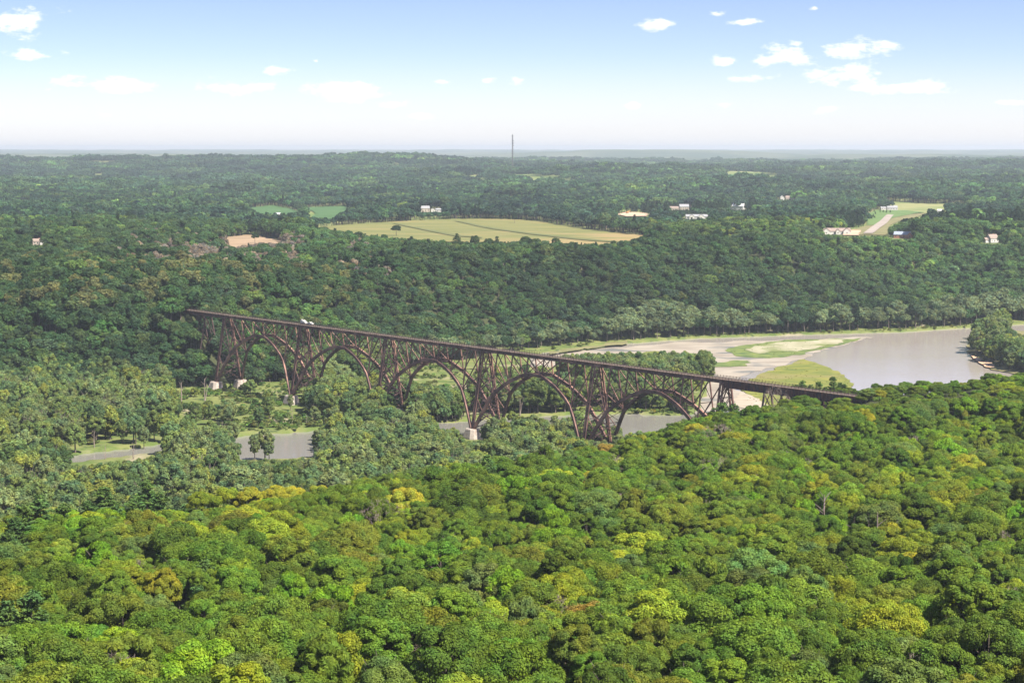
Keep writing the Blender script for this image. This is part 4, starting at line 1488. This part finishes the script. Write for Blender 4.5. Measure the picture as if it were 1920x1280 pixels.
near_foot = Y < np.interp(X, FX, FY) + 70
H = np.where(near_foot & (X > -150), H * 1.18, H)
px, py = project(X, Y, Z)
HOUSE_BOX = [(54, 440, 88, 461), (640, 348, 662, 357), (784, 386, 832, 399), (1155, 395, 1218, 408), (1256, 380, 1298, 396), (1284, 400, 1330, 412), (1364, 378, 1402, 396), (1452, 364, 1494, 376),
             (1540, 421, 1612, 441), (1668, 434, 1712, 449), (1842, 440, 1880, 458), (1750, 393, 1775, 400), (1648, 385, 1690, 396)]
box_poly = [[(a, b), (c, b), (c, d), (a, d)] for a, b, c, d in HOUSE_BOX]
FARPOLY = [LAWN, DRYYARD, ROAD, YARD, DIRT,
           [(1000, 654), (1150, 640), (1340, 629), (1340, 634), (1150, 646), (1000, 664)], [(1340, 629), (1700, 617), (1830, 609), (1940, 601), (1940, 606), (1700, 622), (1500, 628), (1340, 634)]]
H, keep = limit(X, Y, Z, H, np.where(zoneid == 2, 18, 4.5), FARPOLY, rt, minh=2.6, jit=2.0)
H, kk = limit(X, Y, Z, H, np.full(len(X), 4.0), [FIELD, GREEN1, GREEN2, STUBBLE], rt, minh=2.6, jit=-11.0)
keep &= kk
H, kk = limit(X, Y, Z, H, np.full(len(X), 4.0), box_poly, rt, minh=2.4, jit=-3.0, on_it=False)
keep &= kk
for a_, b2_, c2_, d_ in HOUSE_BOX:
    hx_, hy_, hz_ = hit((a_ + c2_) / 2, d_ - 1)
    keep &= ~((np.abs(X - hx_) < (c2_ - a_) / 2 * hy_ / F + 5) & (np.abs(Y - hy_) < 20))
# natural clearings of the plateau
cl = fbm(X / 260 + 70, Y / 420 + 11)
keep &= ~((Y > 2900) & (cl > np.interp(Y, [2900, 4500, 9000], [.9, .62, .5])))
X, Y, Z, H, zoneid, px, py = X[keep], Y[keep], Z[keep], H[keep], zoneid[keep], px[keep], py[keep]
n = len(X)
HN = ['deep green', 'mid green', 'olive', 'grey-green', 'yellow-green']
HT, HTN = mixtint(rt, n, HN, [.36, .36, .14, .08, .06], .17)
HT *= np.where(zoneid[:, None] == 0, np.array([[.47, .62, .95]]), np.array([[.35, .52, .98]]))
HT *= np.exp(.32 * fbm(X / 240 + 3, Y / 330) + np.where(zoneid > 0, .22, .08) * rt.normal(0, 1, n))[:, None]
st_ = fbm(X / 200 + 90, Y / 260 + 4) > .62
HT = np.where((st_ & (Y > 2300) & (rt.random(n) < .7))[:, None], HT * np.array([1.75, 1.5, 1.0]), HT)
lightspur = fbm(X / 170 + 33, Y / 170) > .55
HT = np.where((lightspur & (rt.random(n) < .7))[:, None], HT * np.array([1.45, 1.4, 1.1]), HT)
foot = (Y < np.interp(X, FX, FY) + 38 + 45 * vnoise(X / 70, Y / 300)) & (X > -120) & (rt.random(n) < .75)
HT = np.where(foot[:, None], np.array([.125, .168, .06]) * np.exp(rt.normal(0, .16, (n, 1))), HT)
scrub = (((px > 215) & (px < 570)) | ((px > 640) & (px < 730))) & (py > 455) & (py < 530) & (rt.random(n) < .92 - .25 * (vnoise(X / 60, Y / 60) > .2)) & (Y > 1690) & (Y < 2400)
HT = np.where(scrub[:, None], np.array([.215, .172, .125]) * np.exp(rt.normal(0, .25, (n, 1))), HT)
H = np.where(scrub, np.maximum(H, 9) * .7, H)
leftlight = (Y > 1540) & (Y < 1800) & (rt.random(n) < .24 * np.clip((900 - px) / 700, 0, 1))
HT = np.where(leftlight[:, None], np.array([.12, .13, .03]) * np.exp(rt.normal(0, .2, (n, 1))), HT)
pineblock = ((px > 1660) & (px < 1930) & (Y > 2630) & (Y < 3000)) | ((px > 1180) & (px < 1420) & (Y > 3300) & (Y < 3600)) | ((px > 1520) & (px < 1625) & (Y > 2700) & (Y < 2900))
isp = (zoneid < 2) & ((rt.random(n) < .035) | (pineblock & (rt.random(n) < .9)))
HT = HT + np.where(zoneid[:, None] == 0, np.array([[.0, .0, .012]]), np.array([[.0, .0, .024]]))  # blue added to farther trees: teal of distant haze put into leaf tint
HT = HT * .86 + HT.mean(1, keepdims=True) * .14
HT = np.where(isp[:, None], np.array([.026, .052, .022]) * np.exp(rt.normal(0, .12, (n, 1))), HT)

a = (zoneid == 0) | ((zoneid == 1) & isp)
cm = source_collection('hill_tree_source', MID + MIDP)
idx = np.where(isp, 7 + rt.integers(0, 3, n), rt.integers(0, 7, n))


def sizes(H, ref, r, wide=1.0):
    s = H / ref
    k = np.exp(r.normal(0, .1, len(H))) * wide
    return np.stack([s * k, s * k, s], -1)


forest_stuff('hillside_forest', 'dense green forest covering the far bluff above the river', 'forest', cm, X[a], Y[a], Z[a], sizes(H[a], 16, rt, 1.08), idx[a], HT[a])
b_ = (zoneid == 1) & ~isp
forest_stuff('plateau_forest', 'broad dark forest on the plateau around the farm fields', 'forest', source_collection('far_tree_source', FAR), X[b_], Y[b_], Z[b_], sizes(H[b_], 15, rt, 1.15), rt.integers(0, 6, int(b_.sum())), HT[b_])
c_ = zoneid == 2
forest_stuff('distant_forest', 'hazy blue-green forest reaching to the horizon', 'forest', source_collection('grove_source', GROVE), X[c_], Y[c_], Z[c_], sizes(H[c_], 15, rt, 1.1), rt.integers(0, 5, int(c_.sum())), HT[c_] * np.array([1.0, 1.0, 1.0]))


# --- individual trees
def plant(kindname, crown, trunk, x, y, z, s, rot, tint, label, group):
    o = bpy.data.objects.new(kindname, None)
    o.empty_display_size = .5
    o.location = (x, y, z)
    o.scale = s
    o.rotation_euler = (0, 0, rot)
    COL.objects.link(o)
    tag(o, label, 'tree', group)
    t = bpy.data.objects.new('trunk', trunk); COL.objects.link(t); t.parent = o
    if crown is not None:
        c = bpy.data.objects.new('crown', crown); COL.objects.link(c); c.parent = o
        c['tint'] = [float(q) for q in tint]
    return o


NX, NY, NZ, NH = near['X'], near['Y'], near['Z'], near['H']
K = near['K']; nn = len(NX)
seen = in_view(NX, NY, NZ + NH, 0)
dist = np.hypot(NX, NY)
special = K >= 3
order = np.argsort(np.where(seen & ~special, dist, 1e9))
chosen = np.zeros(nn, bool)
chosen[order[:290]] = True
golds = np.array([t in ('golden yellow', 'orange-tinged', 'brown dry-leaved') for t in near['TN']])
chosen |= golds & seen & ~special
chosen |= special & seen
SIZEW = lambda h: 'small' if h < 13.6 else ('large' if h > 18.4 else 'mid-sized')
used = set()


def beside(i, pool):
    """what recognisable tree stands next to this one"""
    d = np.hypot(NX[pool] - NX[i], NY[pool] - NY[i])
    d = np.where(pool == i, 1e9, d)
    j = int(np.argmin(d))
    return pool[j], d[j]


pl_pool = np.where(chosen & ~special)[0]


def nbr(i):
    j, d = beside(i, pl_pool)
    return j if d < 14 else None


sp_pool = np.where(chosen & (special | golds))[0]
for i in np.where(chosen)[0]:
    rot = float(rt.random() * 6.28)
    k = int(K[i])
    j, dj = beside(i, sp_pool)
    ctx = ''
    jn = nbr(i)
    if jn is not None and k in (0, 1): ctx = ' beside a %s %s one' % (near['TN'][jn], (BROAD[int(near['I'][jn]) % 8] if K[jn] == 0 else SPRAY[0])[2])
    if dj < 12:
        ctx = {3: ' beside a dark pine', 4: ' beside a bare grey tree', 5: ' beside a broken dead snag'}.get(int(K[j]), ' beside a %s tree' % near['TN'][j])
    if k in (0, 1):
        src = BROAD[int(near['I'][i]) % 8] if k == 0 else SPRAY[int(near['I'][i]) % 3]
        s = NH[i] / 16.0
        wide = math.exp(rt.normal(-.03, .09))
        lab = '%s %s %s broadleaf tree in the bluff-top wood%s' % (SIZEW(NH[i]), src[2], near['TN'][i], ctx)
        plant('broadleaf_tree', src[0], src[1], NX[i], NY[i], NZ[i], (s * wide, s * wide, s), rot, near['T'][i], lab, 'broadleaf trees of the bluff-top wood')
    elif k == 3:
        src = PINE[int(near['I'][i]) % 4]
        s = NH[i] / 20.0
        byb = near['Y'][i] > 1000
        s = min(s, 1.45)
        jn = nbr(i)
        by_ = ' beside a %s broadleaf' % near['TN'][jn] if jn is not None else ctx
        lab = '%s %s dark green pine %s%s' % (SIZEW(NH[i] - 2), src[2], 'by the end of the bridge' if byb else 'rising above the bluff-top wood', by_)
        w = max(s, .8) * (1.1 if byb else 1.25)
        plant('pine_tree', src[0], src[1], NX[i], NY[i], NZ[i], (w, w, s), rot, np.array([.070, .125, .030]) * math.exp(rt.normal(0, .15)), lab, 'pines on the near bluff')
    else:
        me = BARE[i % 4] if k == 4 else SNAG[i % 3]
        s = max(NH[i], 15.5) / 13.0 if k == 4 else max(NH[i], 16) / 14
        lab = '%s tree with pale branches in the bluff-top wood%s' % (('bare grey twiggy', 'bare grey wide-crowned', 'bare pinkish-grey', 'bare grey fine-branched')[i % 4] if k == 4 else 'broken white dead', ctx if dj < 15 else '')
        plant('dead_tree', None, me, NX[i], NY[i], NZ[i], (s, s, s), rot, (0, 0, 0), lab, 'bare trees of the bluff-top wood')
rest = ~chosen
allm = [q[3] for q in BROAD] + [q[3] for q in SPRAY] + [q[3] for q in PINE]
ri = np.where(K == 1, 8 + near['I'] % 3, np.where(K == 3, 11 + near['I'] % 4, near['I'] % 8))
ref = np.where(K == 3, 20.0, 16.0)
forest_stuff('bluff_forest', 'green broadleaf wood running along the near bluff to the bridge end', 'forest', source_collection('bluff_tree_source', allm), NX[rest], NY[rest], NZ[rest], sizes(NH[rest], ref[rest], rt, .97), ri[rest], near['T'][rest])

ut, _ = mixtint(rt, len(UND[0]), names, [.3, .4, .15, .1, .03, .02])
forest_stuff('understory', 'low leafy understory filling the gaps of the near bluff wood', 'undergrowth', bpy.data.collections['bluff_tree_source'], UND[0], UND[1], UND[2] - 1.5, sizes(UND[3], 16, rt, 1.35), rt.integers(0, 8, len(UND[0])), ut)

# floodplain trees
FXx, FYy, FZz, FH = flood['X'], flood['Y'], flood['Z'], flood['H']
seen = in_view(FXx, FYy, FZz + FH, 0)
# the ones that can be told apart: along the channel, by the bridge and in the clearings, largest in view first
key = np.where(seen, np.hypot(FXx, FYy) / FH, 1e9)
_, fyp = project(FXx, FYy, FZz + FH)
key = np.where(fyp > 930, 1e9, key)
ch = np.zeros(len(FXx), bool); ch[np.argsort(key)[:270]] = True
ch[-len(single):] = True
chi = np.where(ch)[0]
for i in chi:
    src = FLOOD[int(flood['I'][i])]
    s = FH[i] / 19.0
    w = max(s, .62) * math.exp(rt.normal(.03, .1))
    y = FYy[i]; sx_ = (FXx[i] - BC[0]) * NDIR[0] + (y - BC[1]) * NDIR[1]
    if FXx[i] > 250 and y > 1500: where = 'on the river island'
    elif y < 1165 + .12 * (FXx[i] + 200): where = 'before the channel'
    elif sx_ < 0: where = 'beyond the bridge'
    else: where = 'under the far bluff'
    hw = 'low' if FH[i] < 12 else ('tall' if FH[i] > 20 else 'mid-height')
    dd = np.hypot(FXx[chi] - FXx[i], FYy[chi] - y); dd[chi == i] = 1e9
    jn = chi[int(np.argmin(dd))]
    where += ' beside a %s %s one' % (flood['TN'][jn], FLOOD[int(flood['I'][jn])][2]) if dd.min() < 16 else ''
    plant('riverside_tree', src[0], src[1], FXx[i], y, FZz[i], (w, w, s), float(rt.random() * 6.28), flood['T'][i], '%s %s %s tree %s' % (hw, src[2], flood['TN'][i], where), 'riverside trees of the valley floor')
rest = ~ch
forest_stuff('riverside_forest', 'grey-green bottomland wood on the valley floor', 'forest', source_collection('flood_tree_source', [q[3] for q in FLOOD]), FXx[rest], FYy[rest], FZz[rest], sizes(FH[rest], 19, rt, 1.05), flood['I'][rest], flood['T'][rest])
# low willow scrub and tall grass tufts on the open parts of the valley floor
bx_, by_, bt_, bh_ = [], [], [], []
for poly, cnt, zz, hh, tn in (([(-100, 850), (100, 842), (330, 815), (600, 806), (700, 796), (860, 792), (870, 690), (760, 680), (545, 712), (300, 735), (-100, 740)], 2600, None, (.8, 3.6), (.10, .145, .035)),
                              ([(1000, 668), (1340, 636), (1700, 623), (1920, 607), (1920, 600), (1700, 616), (1340, 628), (1000, 652)], 700, None, (.6, 2.6), (.12, .15, .035)),
                              ([(1400, 748), (1395, 725), (1422, 703), (1470, 685), (1508, 675), (1560, 692), (1588, 709), (1600, 735), (1590, 760), (1480, 770)], 260, .4, (.25, .6), (.12, .13, .022)),
                              ([(1362, 656), (1395, 647), (1470, 638), (1560, 636), (1615, 635), (1570, 648), (1500, 664), (1440, 670), (1388, 667)], 160, .4, (.25, .6), (.10, .13, .03)),
                              ([(1090, 772), (1290, 778), (1300, 765), (1090, 755)], 250, None, (.6, 2.4), (.11, .15, .035)),
                              ([(1816, 660), (1830, 671), (1856, 689), (1900, 699), (1960, 710), (1990, 660), (1840, 634)], 300, .9, (.6, 2.2), (.12, .14, .05))):
    w = poly_at(poly, 1.0)
    xs = [p[0] for p in w]; ys = [p[1] for p in w]
    gx = rt.uniform(min(xs), max(xs), cnt * 6); gy = rt.uniform(min(ys), max(ys), cnt * 6)
    k = inpoly(gx, gy, w) & (fbm(gx / 22 + 8, gy / 30) > -.15)
    gx, gy = gx[k][:cnt], gy[k][:cnt]
    gz = height(gx, gy) if zz is None else np.full(len(gx), zz)
    k = (gz > .2) & (gz < 5)
    gx, gy, gz = gx[k], gy[k], gz[k]
    bx_.append(np.stack([gx, gy, gz - .15], -1)); bh_.append(hh[0] + (hh[1] - hh[0]) * rt.random(len(gx)) ** 2.2)
    bt_.append(np.array(tn) * np.exp(rt.normal(0, .25, (len(gx), 1))) * np.exp(rt.normal(0, .1, (len(gx), 3))))
bp_ = np.concatenate(bx_); bh_ = np.concatenate(bh_)
SHRUB = []
for i in range(3):
    v = lump_crown(R0, 9, 160, 5.0, 5.0, 4.0, 3.4, 2.0, zlo=-.2, spread=.45)
    SHRUB.append(joined('shrub_%d' % i, v, trunk_verts(R0, 4, .2, 0, 2, 3), M['leaf'], M['bark']))
forest_stuff('riverside_scrub', 'low green willow scrub and grass tufts on the open valley floor', 'undergrowth', source_collection('shrub_source', SHRUB), bp_[:, 0], bp_[:, 1], bp_[:, 2], sizes(bh_, 7.0, rt, 1.3), rt.integers(0, 3, len(bp_)), np.concatenate(bt_))
# white snags on the valley floor
for q, (px_, py_, h) in enumerate([(340, 757, 17), (384, 752, 18), (270, 757, 14), (37, 790, 16), (177, 840, 13), (251, 862, 11), (198, 862, 10), (548, 790, 10), (664, 880, 12), (975, 778, 13), (640, 712, 12), (575, 800, 9), (1148, 770, 14), (1868, 612, 12)]):
    x, y = on_plane(px_, py_, 1.0)
    s = h / 13.0
    plant('dead_tree', None, SNAG[q % 3], x, y, .7, (s * .9, s * .9, s), q * 1.3, (0, 0, 0), '%s bleached white dead trunk standing on the valley floor' % ('tall' if h > 14 else ('short' if h < 11.5 else 'mid-height')), 'bleached dead trunks on the valley floor')
# lone trees on the fields
for q, (px_, py_, h, w) in enumerate([(743, 444, 15, 'twin-crowned dark tree standing alone in the golden field'), (965, 420, 14, 'narrow dark tree at the back edge of the golden field'), (478, 458, 14, 'round dark bush tree standing in the tan stubble field')]):
    x, y, z = hit(px_, py_)
    src = BROAD[[5, 2, 7][q]]
    s = h / 16.0
    plant('broadleaf_tree', src[0], src[1], x, y, z + .5, (s * (1.25 if q == 0 else .9), s, s), q * 1.1, (.03, .058, .02), w, 'lone trees in the fields')


for q, (px_, py_, h) in enumerate([(772, 468, 15), (857, 466, 17), (890, 472, 18), (916, 470, 15), (932, 470, 16), (985, 472, 18), (1005, 474, 17), (1042, 470, 15), (1072, 472, 12), (652, 452, 13), (675, 456, 14), (700, 460, 13), (1150, 468, 12), (620, 448, 12)]):
    x, y, z = hit(px_, py_)
    if q in (0, 1, 4):
        src = PINE[q % 4]; s = h / 20.0
        plant('pine_tree', src[0], src[1], x, y, z, (s * 1.3, s * 1.3, s), q, (.05, .09, .032), 'dark pointed pine at the front edge of the golden field', 'trees along the golden field')
    else:
        src = BROAD[q % 8]; s = h / 16.0
        plant('broadleaf_tree', src[0], src[1], x, y, z, (s, s, s), q * 1.3, (.055, .09, .026), 'dark %s broadleaf tree at the front edge of the golden field' % src[2], 'trees along the golden field')


# ---------------------------------------------------------------- houses and farm buildings
def gable_block(root, cx, cy, L, W, hw, hr, wall, roof, along=True, windows=2, door=False, z0=-1.5, over=.5, two=False, chimney=False):
    """one gabled volume: walls, two roof slopes, windows set into shallow frames"""
    def T(x, y, z): return (cx + x, cy + y, z) if along else (cx - y, cy + x, z)
    l, w = L / 2, W / 2
    mb = MB()
    vs = [T(-l, -w, z0), T(l, -w, z0), T(l, w, z0), T(-l, w, z0), T(-l, -w, hw), T(l, -w, hw), T(l, w, hw), T(-l, w, hw), T(-l, 0, hw + hr), T(l, 0, hw + hr)]
    mb.add(vs, [(0, 1, 5, 4), (1, 2, 6, 9, 5), (2, 3, 7, 6), (3, 0, 4, 8, 7), (0, 3, 2, 1)])
    wl = mb.build('wall', wall, root)
    mb = MB()
    dz = hr / w * over
    for sg in (-1, 1):
        a = [T(-l - over, sg * (w + over), hw - dz + .02), T(l + over, sg * (w + over), hw - dz + .02), T(l + over, 0, hw + hr + .02), T(-l - over, 0, hw + hr + .02)]
        b = [(p[0], p[1], p[2] + .25) for p in a]
        mb.hexa(a, b)
    rf = mb.build('roof', roof, root)
    if chimney:
        mb = MB(); c = T(l * .4, w * .3, 0); mb.box(c[0] - .5, c[0] + .5, c[1] - .5, c[1] + .5, hw + hr * .4, hw + hr + 1.2); mb.build('chimney', M['brick'], rf)
    lev = [.9] + ([3.7] if two else [])
    for zz in lev:
        for k in range(windows):
            x = -l + L * (k + .5) / windows
            for sg in (-1, 1):
                isdoor = door and k == windows // 2 and zz < 1
                a = (T(x - .7, sg * (w + .04), 0), T(x + .7, sg * (w + .0), 0))
                x0, x1 = sorted((a[0][0], a[1][0])); y0, y1 = sorted((a[0][1], a[1][1]))
                if x1 - x0 < .06: x1 += .03; x0 -= .03
                if y1 - y0 < .06: y1 += .03; y0 -= .03
                mb = MB(); mb.box(x0, x1, y0, y1, zz - (.8 if isdoor else 0), zz + 1.5)
                mb.build('door' if isdoor else 'window', M['glass'], wl)
        for sg in (-1, 1):
            c = T(sg * (l + .02), 0, 0)
            mb = MB()
            if along: mb.box(c[0] - .04, c[0] + .04, c[1] - .8, c[1] + .8, zz, zz + 1.5)
            else: mb.box(c[0] - .8, c[0] + .8, c[1] - .04, c[1] + .04, zz, zz + 1.5)
            mb.build('window', M['glass'], wl)


def place(name, px, py, rz, label, cat):
    x, y, z = hit(px, py)
    o = empty(name, (x, y, z + 1.2), rz)
    o.scale = (.84, .84, .84)
    tag(o, label, cat)
    return o


W_, RB, RG = M['white_paint'], M['roof_brown'], M['roof_grey']
o = place('farm_house', 70, 459, .35, 'small tan house with brown roof alone among trees beyond the scrub', 'house')
gable_block(o, 0, 0, 13, 8, 4, 3, M['tan_siding'], RB, True, 3, True, chimney=True); gable_block(o, 6, -3, 7, 6, 3.2, 2.2, W_, RB, False, 1)
o = place('farm_house', 651, 356, 0, 'white house with a red roof deep in the plateau forest', 'house')
gable_block(o, 0, 0, 22, 11, 5, 5, W_, M['roof_red'], True, 3, two=False)
o = place('farm_house', 797, 398, .2, 'two-storey tan house with grey roof behind the golden field', 'house')
gable_block(o, 0, 0, 18, 11, 7, 4.5, M['tan_siding'], RG, True, 3, True, two=True, chimney=True)
o = place('garage', 812, 398, .1, 'small white garage with pale roof next to the tan two-storey house', 'garage')
gable_block(o, 0, 0, 10, 9, 3.6, 3, W_, M['roof_metal'], False, 1, True)
o = place('shed', 823, 398, .1, 'low grey shed beside the white garage behind the golden field', 'shed')
gable_block(o, 0, 0, 14, 8, 4.2, 2.4, M['grey_siding'], RG, True, 2)
o = place('ranch_house', 1275, 395, .08, 'tan two-storey house with a long low wing beside the conifer row', 'house')
gable_block(o, 9, 0, 21, 13, 7.5, 5.5, M['tan_siding'], RG, True, 4, True, two=True); gable_block(o, -14, 0, 24, 10, 4.5, 3.5, M['tan_siding'], RB, True, 4)
o = place('ranch_house', 1306, 411, .05, 'white twin-gabled house with grey roof among young trees', 'house')
gable_block(o, 0, 3, 42, 10, 4, 3.6, M['grey_siding'], RG, True, 6, True); gable_block(o, -10, -4, 9, 10, 4, 4.2, W_, RG, False, 1); gable_block(o, 8, -4, 9, 11, 4, 4.4, W_, RG, False, 1)
o = place('barn', 1385, 394, -.45, 'large white-roofed barn with grey gable end in a grassy clearing', 'barn')
gable_block(o, 0, 0, 26, 17, 8, 6, M['grey_siding'], M['roof_metal'], True, 2, True, over=.9); gable_block(o, -15.5, 2, 9, 7, 3, 3, W_, M['roof_metal'], False, 1)
o = place('farm_house', 1478, 376, 0, 'house with a brown roof and a white end wall high in the woods', 'house')
gable_block(o, 4, 0, 22, 12, 5.5, 5, M['tan_siding'], M['roof_brown'], True, 3); gable_block(o, -16, 0, 12, 10, 7, 4, W_, M['roof_metal'], False, 1)
o = place('ranch_house', 1568, 440, .02, 'long white house with three gables and brown roof beside the road', 'house')
gable_block(o, 0, 3, 44, 11, 4.2, 4.4, W_, RB, True, 6, True)
for gx, gw in ((-17, 11), (1, 6), (15, 11)):
    gable_block(o, gx, -4.2, 9, gw, 4.2, 4.6 if gw > 8 else 3.2, W_, RB, False, 1 if gw > 8 else 1)
o = place('brick_house', 1692, 447, -.35, 'red brick house with a blue-grey roof below the dark pine row', 'house')
gable_block(o, 0, 0, 24, 11, 4.2, 4.2, M['brick'], M['roof_blue'], True, 4, True); gable_block(o, 12, -4, 9, 7, 4.2, 3.4, M['brick'], M['roof_blue'], False, 1)
o = place('farm_house', 1860, 456, .5, 'white house with steep grey-brown roof at the wood edge past the pines', 'house')
gable_block(o, 0, 0, 15, 11, 5, 5.5, W_, RB, True, 3, True, two=False, chimney=True); gable_block(o, -10, 1, 9, 7, 3.2, 2.6, W_, RB, True, 1)
o = place('shed', 1762, 399, 0, 'small white shed on the strip of dry grass behind the pine row', 'shed')
gable_block(o, 0, 0, 11, 7, 3.4, 2.6, W_, M['roof_metal'], True, 2, True)
o = place('ranch_house', 1672, 394, .1, 'low grey house with dark roof at the back of the bright lawn', 'house')
gable_block(o, 0, 0, 24, 12, 4.2, 4.5, M['grey_siding'], RG, True, 4, True); gable_block(o, -20, 0, 12, 9, 3.5, 3, W_, RG, True, 2)
for px_, py_, rz, lab in ((132, 323, .3, 'white-walled building far off in the hazy forest, nearest the low ridge'), (100, 318, 0, 'pale long building far off in the hazy forest'), (185, 412, .4, 'tiny white cabin among the trees west of the green fields'), (520, 410, .1, 'white roofed cabin at the edge of the green field')):
    o = place('farm_building', px_, py_, rz, lab, 'building')
    k = 1.5 if py_ < 350 else .8
    gable_block(o, 0, 0, 14 * k, 8 * k, 4 * k + 4, 3 * k, W_, M['roof_metal'], True, 3)


# young conifers on the lawn
for q, (px_, py_) in enumerate([(1639, 399), (1656, 400), (1641, 404), (1637, 410), (1640, 411), (1662, 401), (1669, 401), (1634, 413), (1650, 400)]):
    x, y, z = hit(px_, py_)
    s = (.22, .26, .3, .33)[q % 4]
    plant('young_conifer', PINE[q % 4][0], PINE[q % 4][1], x, y, z + 1.2, (s * 1.1, s * 1.1, s), q, (.03, .055, .022), 'young dark conifer planted on the bright lawn by the road', 'young conifers on the lawn')

# excavator on the bare earth
x, y, z = hit(1176, 402)
o = empty('excavator', (x, y, z + 2.2), .4)
tag(o, 'orange excavator working on the patch of bare orange earth', 'excavator')
for sd in (-1.3, 1.3):
    mb = MB()
    pr = [(-2.2, .3), (-1.8, 0), (1.8, 0), (2.2, .3), (2.2, .7), (1.8, 1.0), (-1.8, 1.0), (-2.2, .7)]
    mb.add([(a, sd - .35, b) for a, b in pr] + [(a, sd + .35, b) for a, b in pr], [(i, (i + 1) % 8, 8 + (i + 1) % 8, 8 + i) for i in range(8)] + [tuple(range(7, -1, -1)), tuple(range(8, 16))])
    mb.build('track', M['tyre'], o)
mb = MB(); mb.box(-2.3, 1.3, -1.4, 1.4, 1.05, 2.3); mb.build('body', M['orange_paint'], o)
mb = MB(); mb.box(.0, 1.4, .3, 1.35, 2.31, 3.4); cabp = mb.build('cab', M['orange_paint'], o)
mb = MB(); mb.box(.2, 1.43, .27, 1.3, 2.6, 3.2); mb.build('window', M['glass'], cabp)
mb = MB(); mb.beam((1.2, -.3, 2.0), (4.2, -.3, 4.8), .5, .7); mb.build('boom', M['orange_paint'], o)
mb = MB(); mb.beam((4.1, -.3, 4.9), (6.4, -.3, 2.6), .4, .5); mb.build('arm', M['orange_paint'], o)
mb = MB(); mb.hexa([(5.9, -.9, 1.4), (6.6, -.9, 1.4), (6.6, .3, 1.4), (5.9, .3, 1.4)], [(6.0, -.9, 2.6), (7.0, -.9, 2.5), (7.0, .3, 2.5), (6.0, .3, 2.6)]); mb.build('bucket', M['steel_dark'], o)


# ---------------------------------------------------------------- radio mast
def build_mast():
    yy = 6600.0
    x = (961 - 960) / F * yy
    g = float(height(x, yy))
    top = CAM_H + (281 - 254) / F * yy * 1.0
    o = empty('radio_mast', (x, yy, g)); tag(o, 'tall thin lattice radio mast rising above the distant forest', 'mast')
    Ht = top - g
    hw = 1.7
    cs = [(hw, -hw * .58), (-hw, -hw * .58), (0, hw * 1.15)]
    for c in cs:
        mb = MB(); mb.tube((c[0], c[1], -1), (c[0], c[1], Ht), .55, .5, 5); mb.build('leg', M['mast'], o)
    mb = MB()
    z = 0.0
    while z < Ht - 4:
        for i in range(3):
            a, b = cs[i], cs[(i + 1) % 3]
            mb.beam((a[0], a[1], z), (b[0], b[1], z + 4), .35, .35); mb.beam((a[0], a[1], z), (b[0], b[1], z), .3, .3)
        z += 4
    mb.build('lattice', M['mast'], o)
    mb = MB(); mb.tube((0, 0, Ht - 1), (0, 0, Ht + 1.2), 2.6, 2.6, 8); mb.tube((0, 0, Ht + 1), (0, 0, Ht + 4), .5, .2, 6); mb.build('beacon_head', M['mast'], o)
    for zz in (Ht * .35, Ht * .62, Ht * .93):
        for k in range(3):
            an = 2 * math.pi * k / 3 + .4
            mb = MB(); mb.tube((0, 0, zz), (math.cos(an) * Ht * .5, math.sin(an) * Ht * .5, 0), .05, .05, 3); mb.build('guy_wire', M['mast'], o)
    for zz in (Ht * .86, Ht * .80, Ht * .74):
        mb = MB(); mb.tube((hw + .2, -1.2, zz), (hw + .2, -2.6, zz), 1.6, 1.6, 10); mb.build('dish', M['mast'], o)


build_mast()


# ---------------------------------------------------------------- haze
def build_haze():
    mb = MB()
    top = 240.0
    mb.box(-26000, 26000, -300, 36000, -8, top)
    me = mb.mesh('haze')
    o = link('haze', me)
    m, nt, out = new_mat('haze')
    v = nt.nodes.new('ShaderNodeVolumePrincipled')
    v.inputs['Color'].default_value = (.74, .83, .92, 1)
    v.inputs['Density'].default_value = HAZE
    v.inputs['Anisotropy'].default_value = 0.2
    nt.links.new(v.outputs[0], out.inputs['Volume'])
    me.materials.append(m)
    tag(o, kind='stuff')


HAZE = 4.4e-5
build_haze()
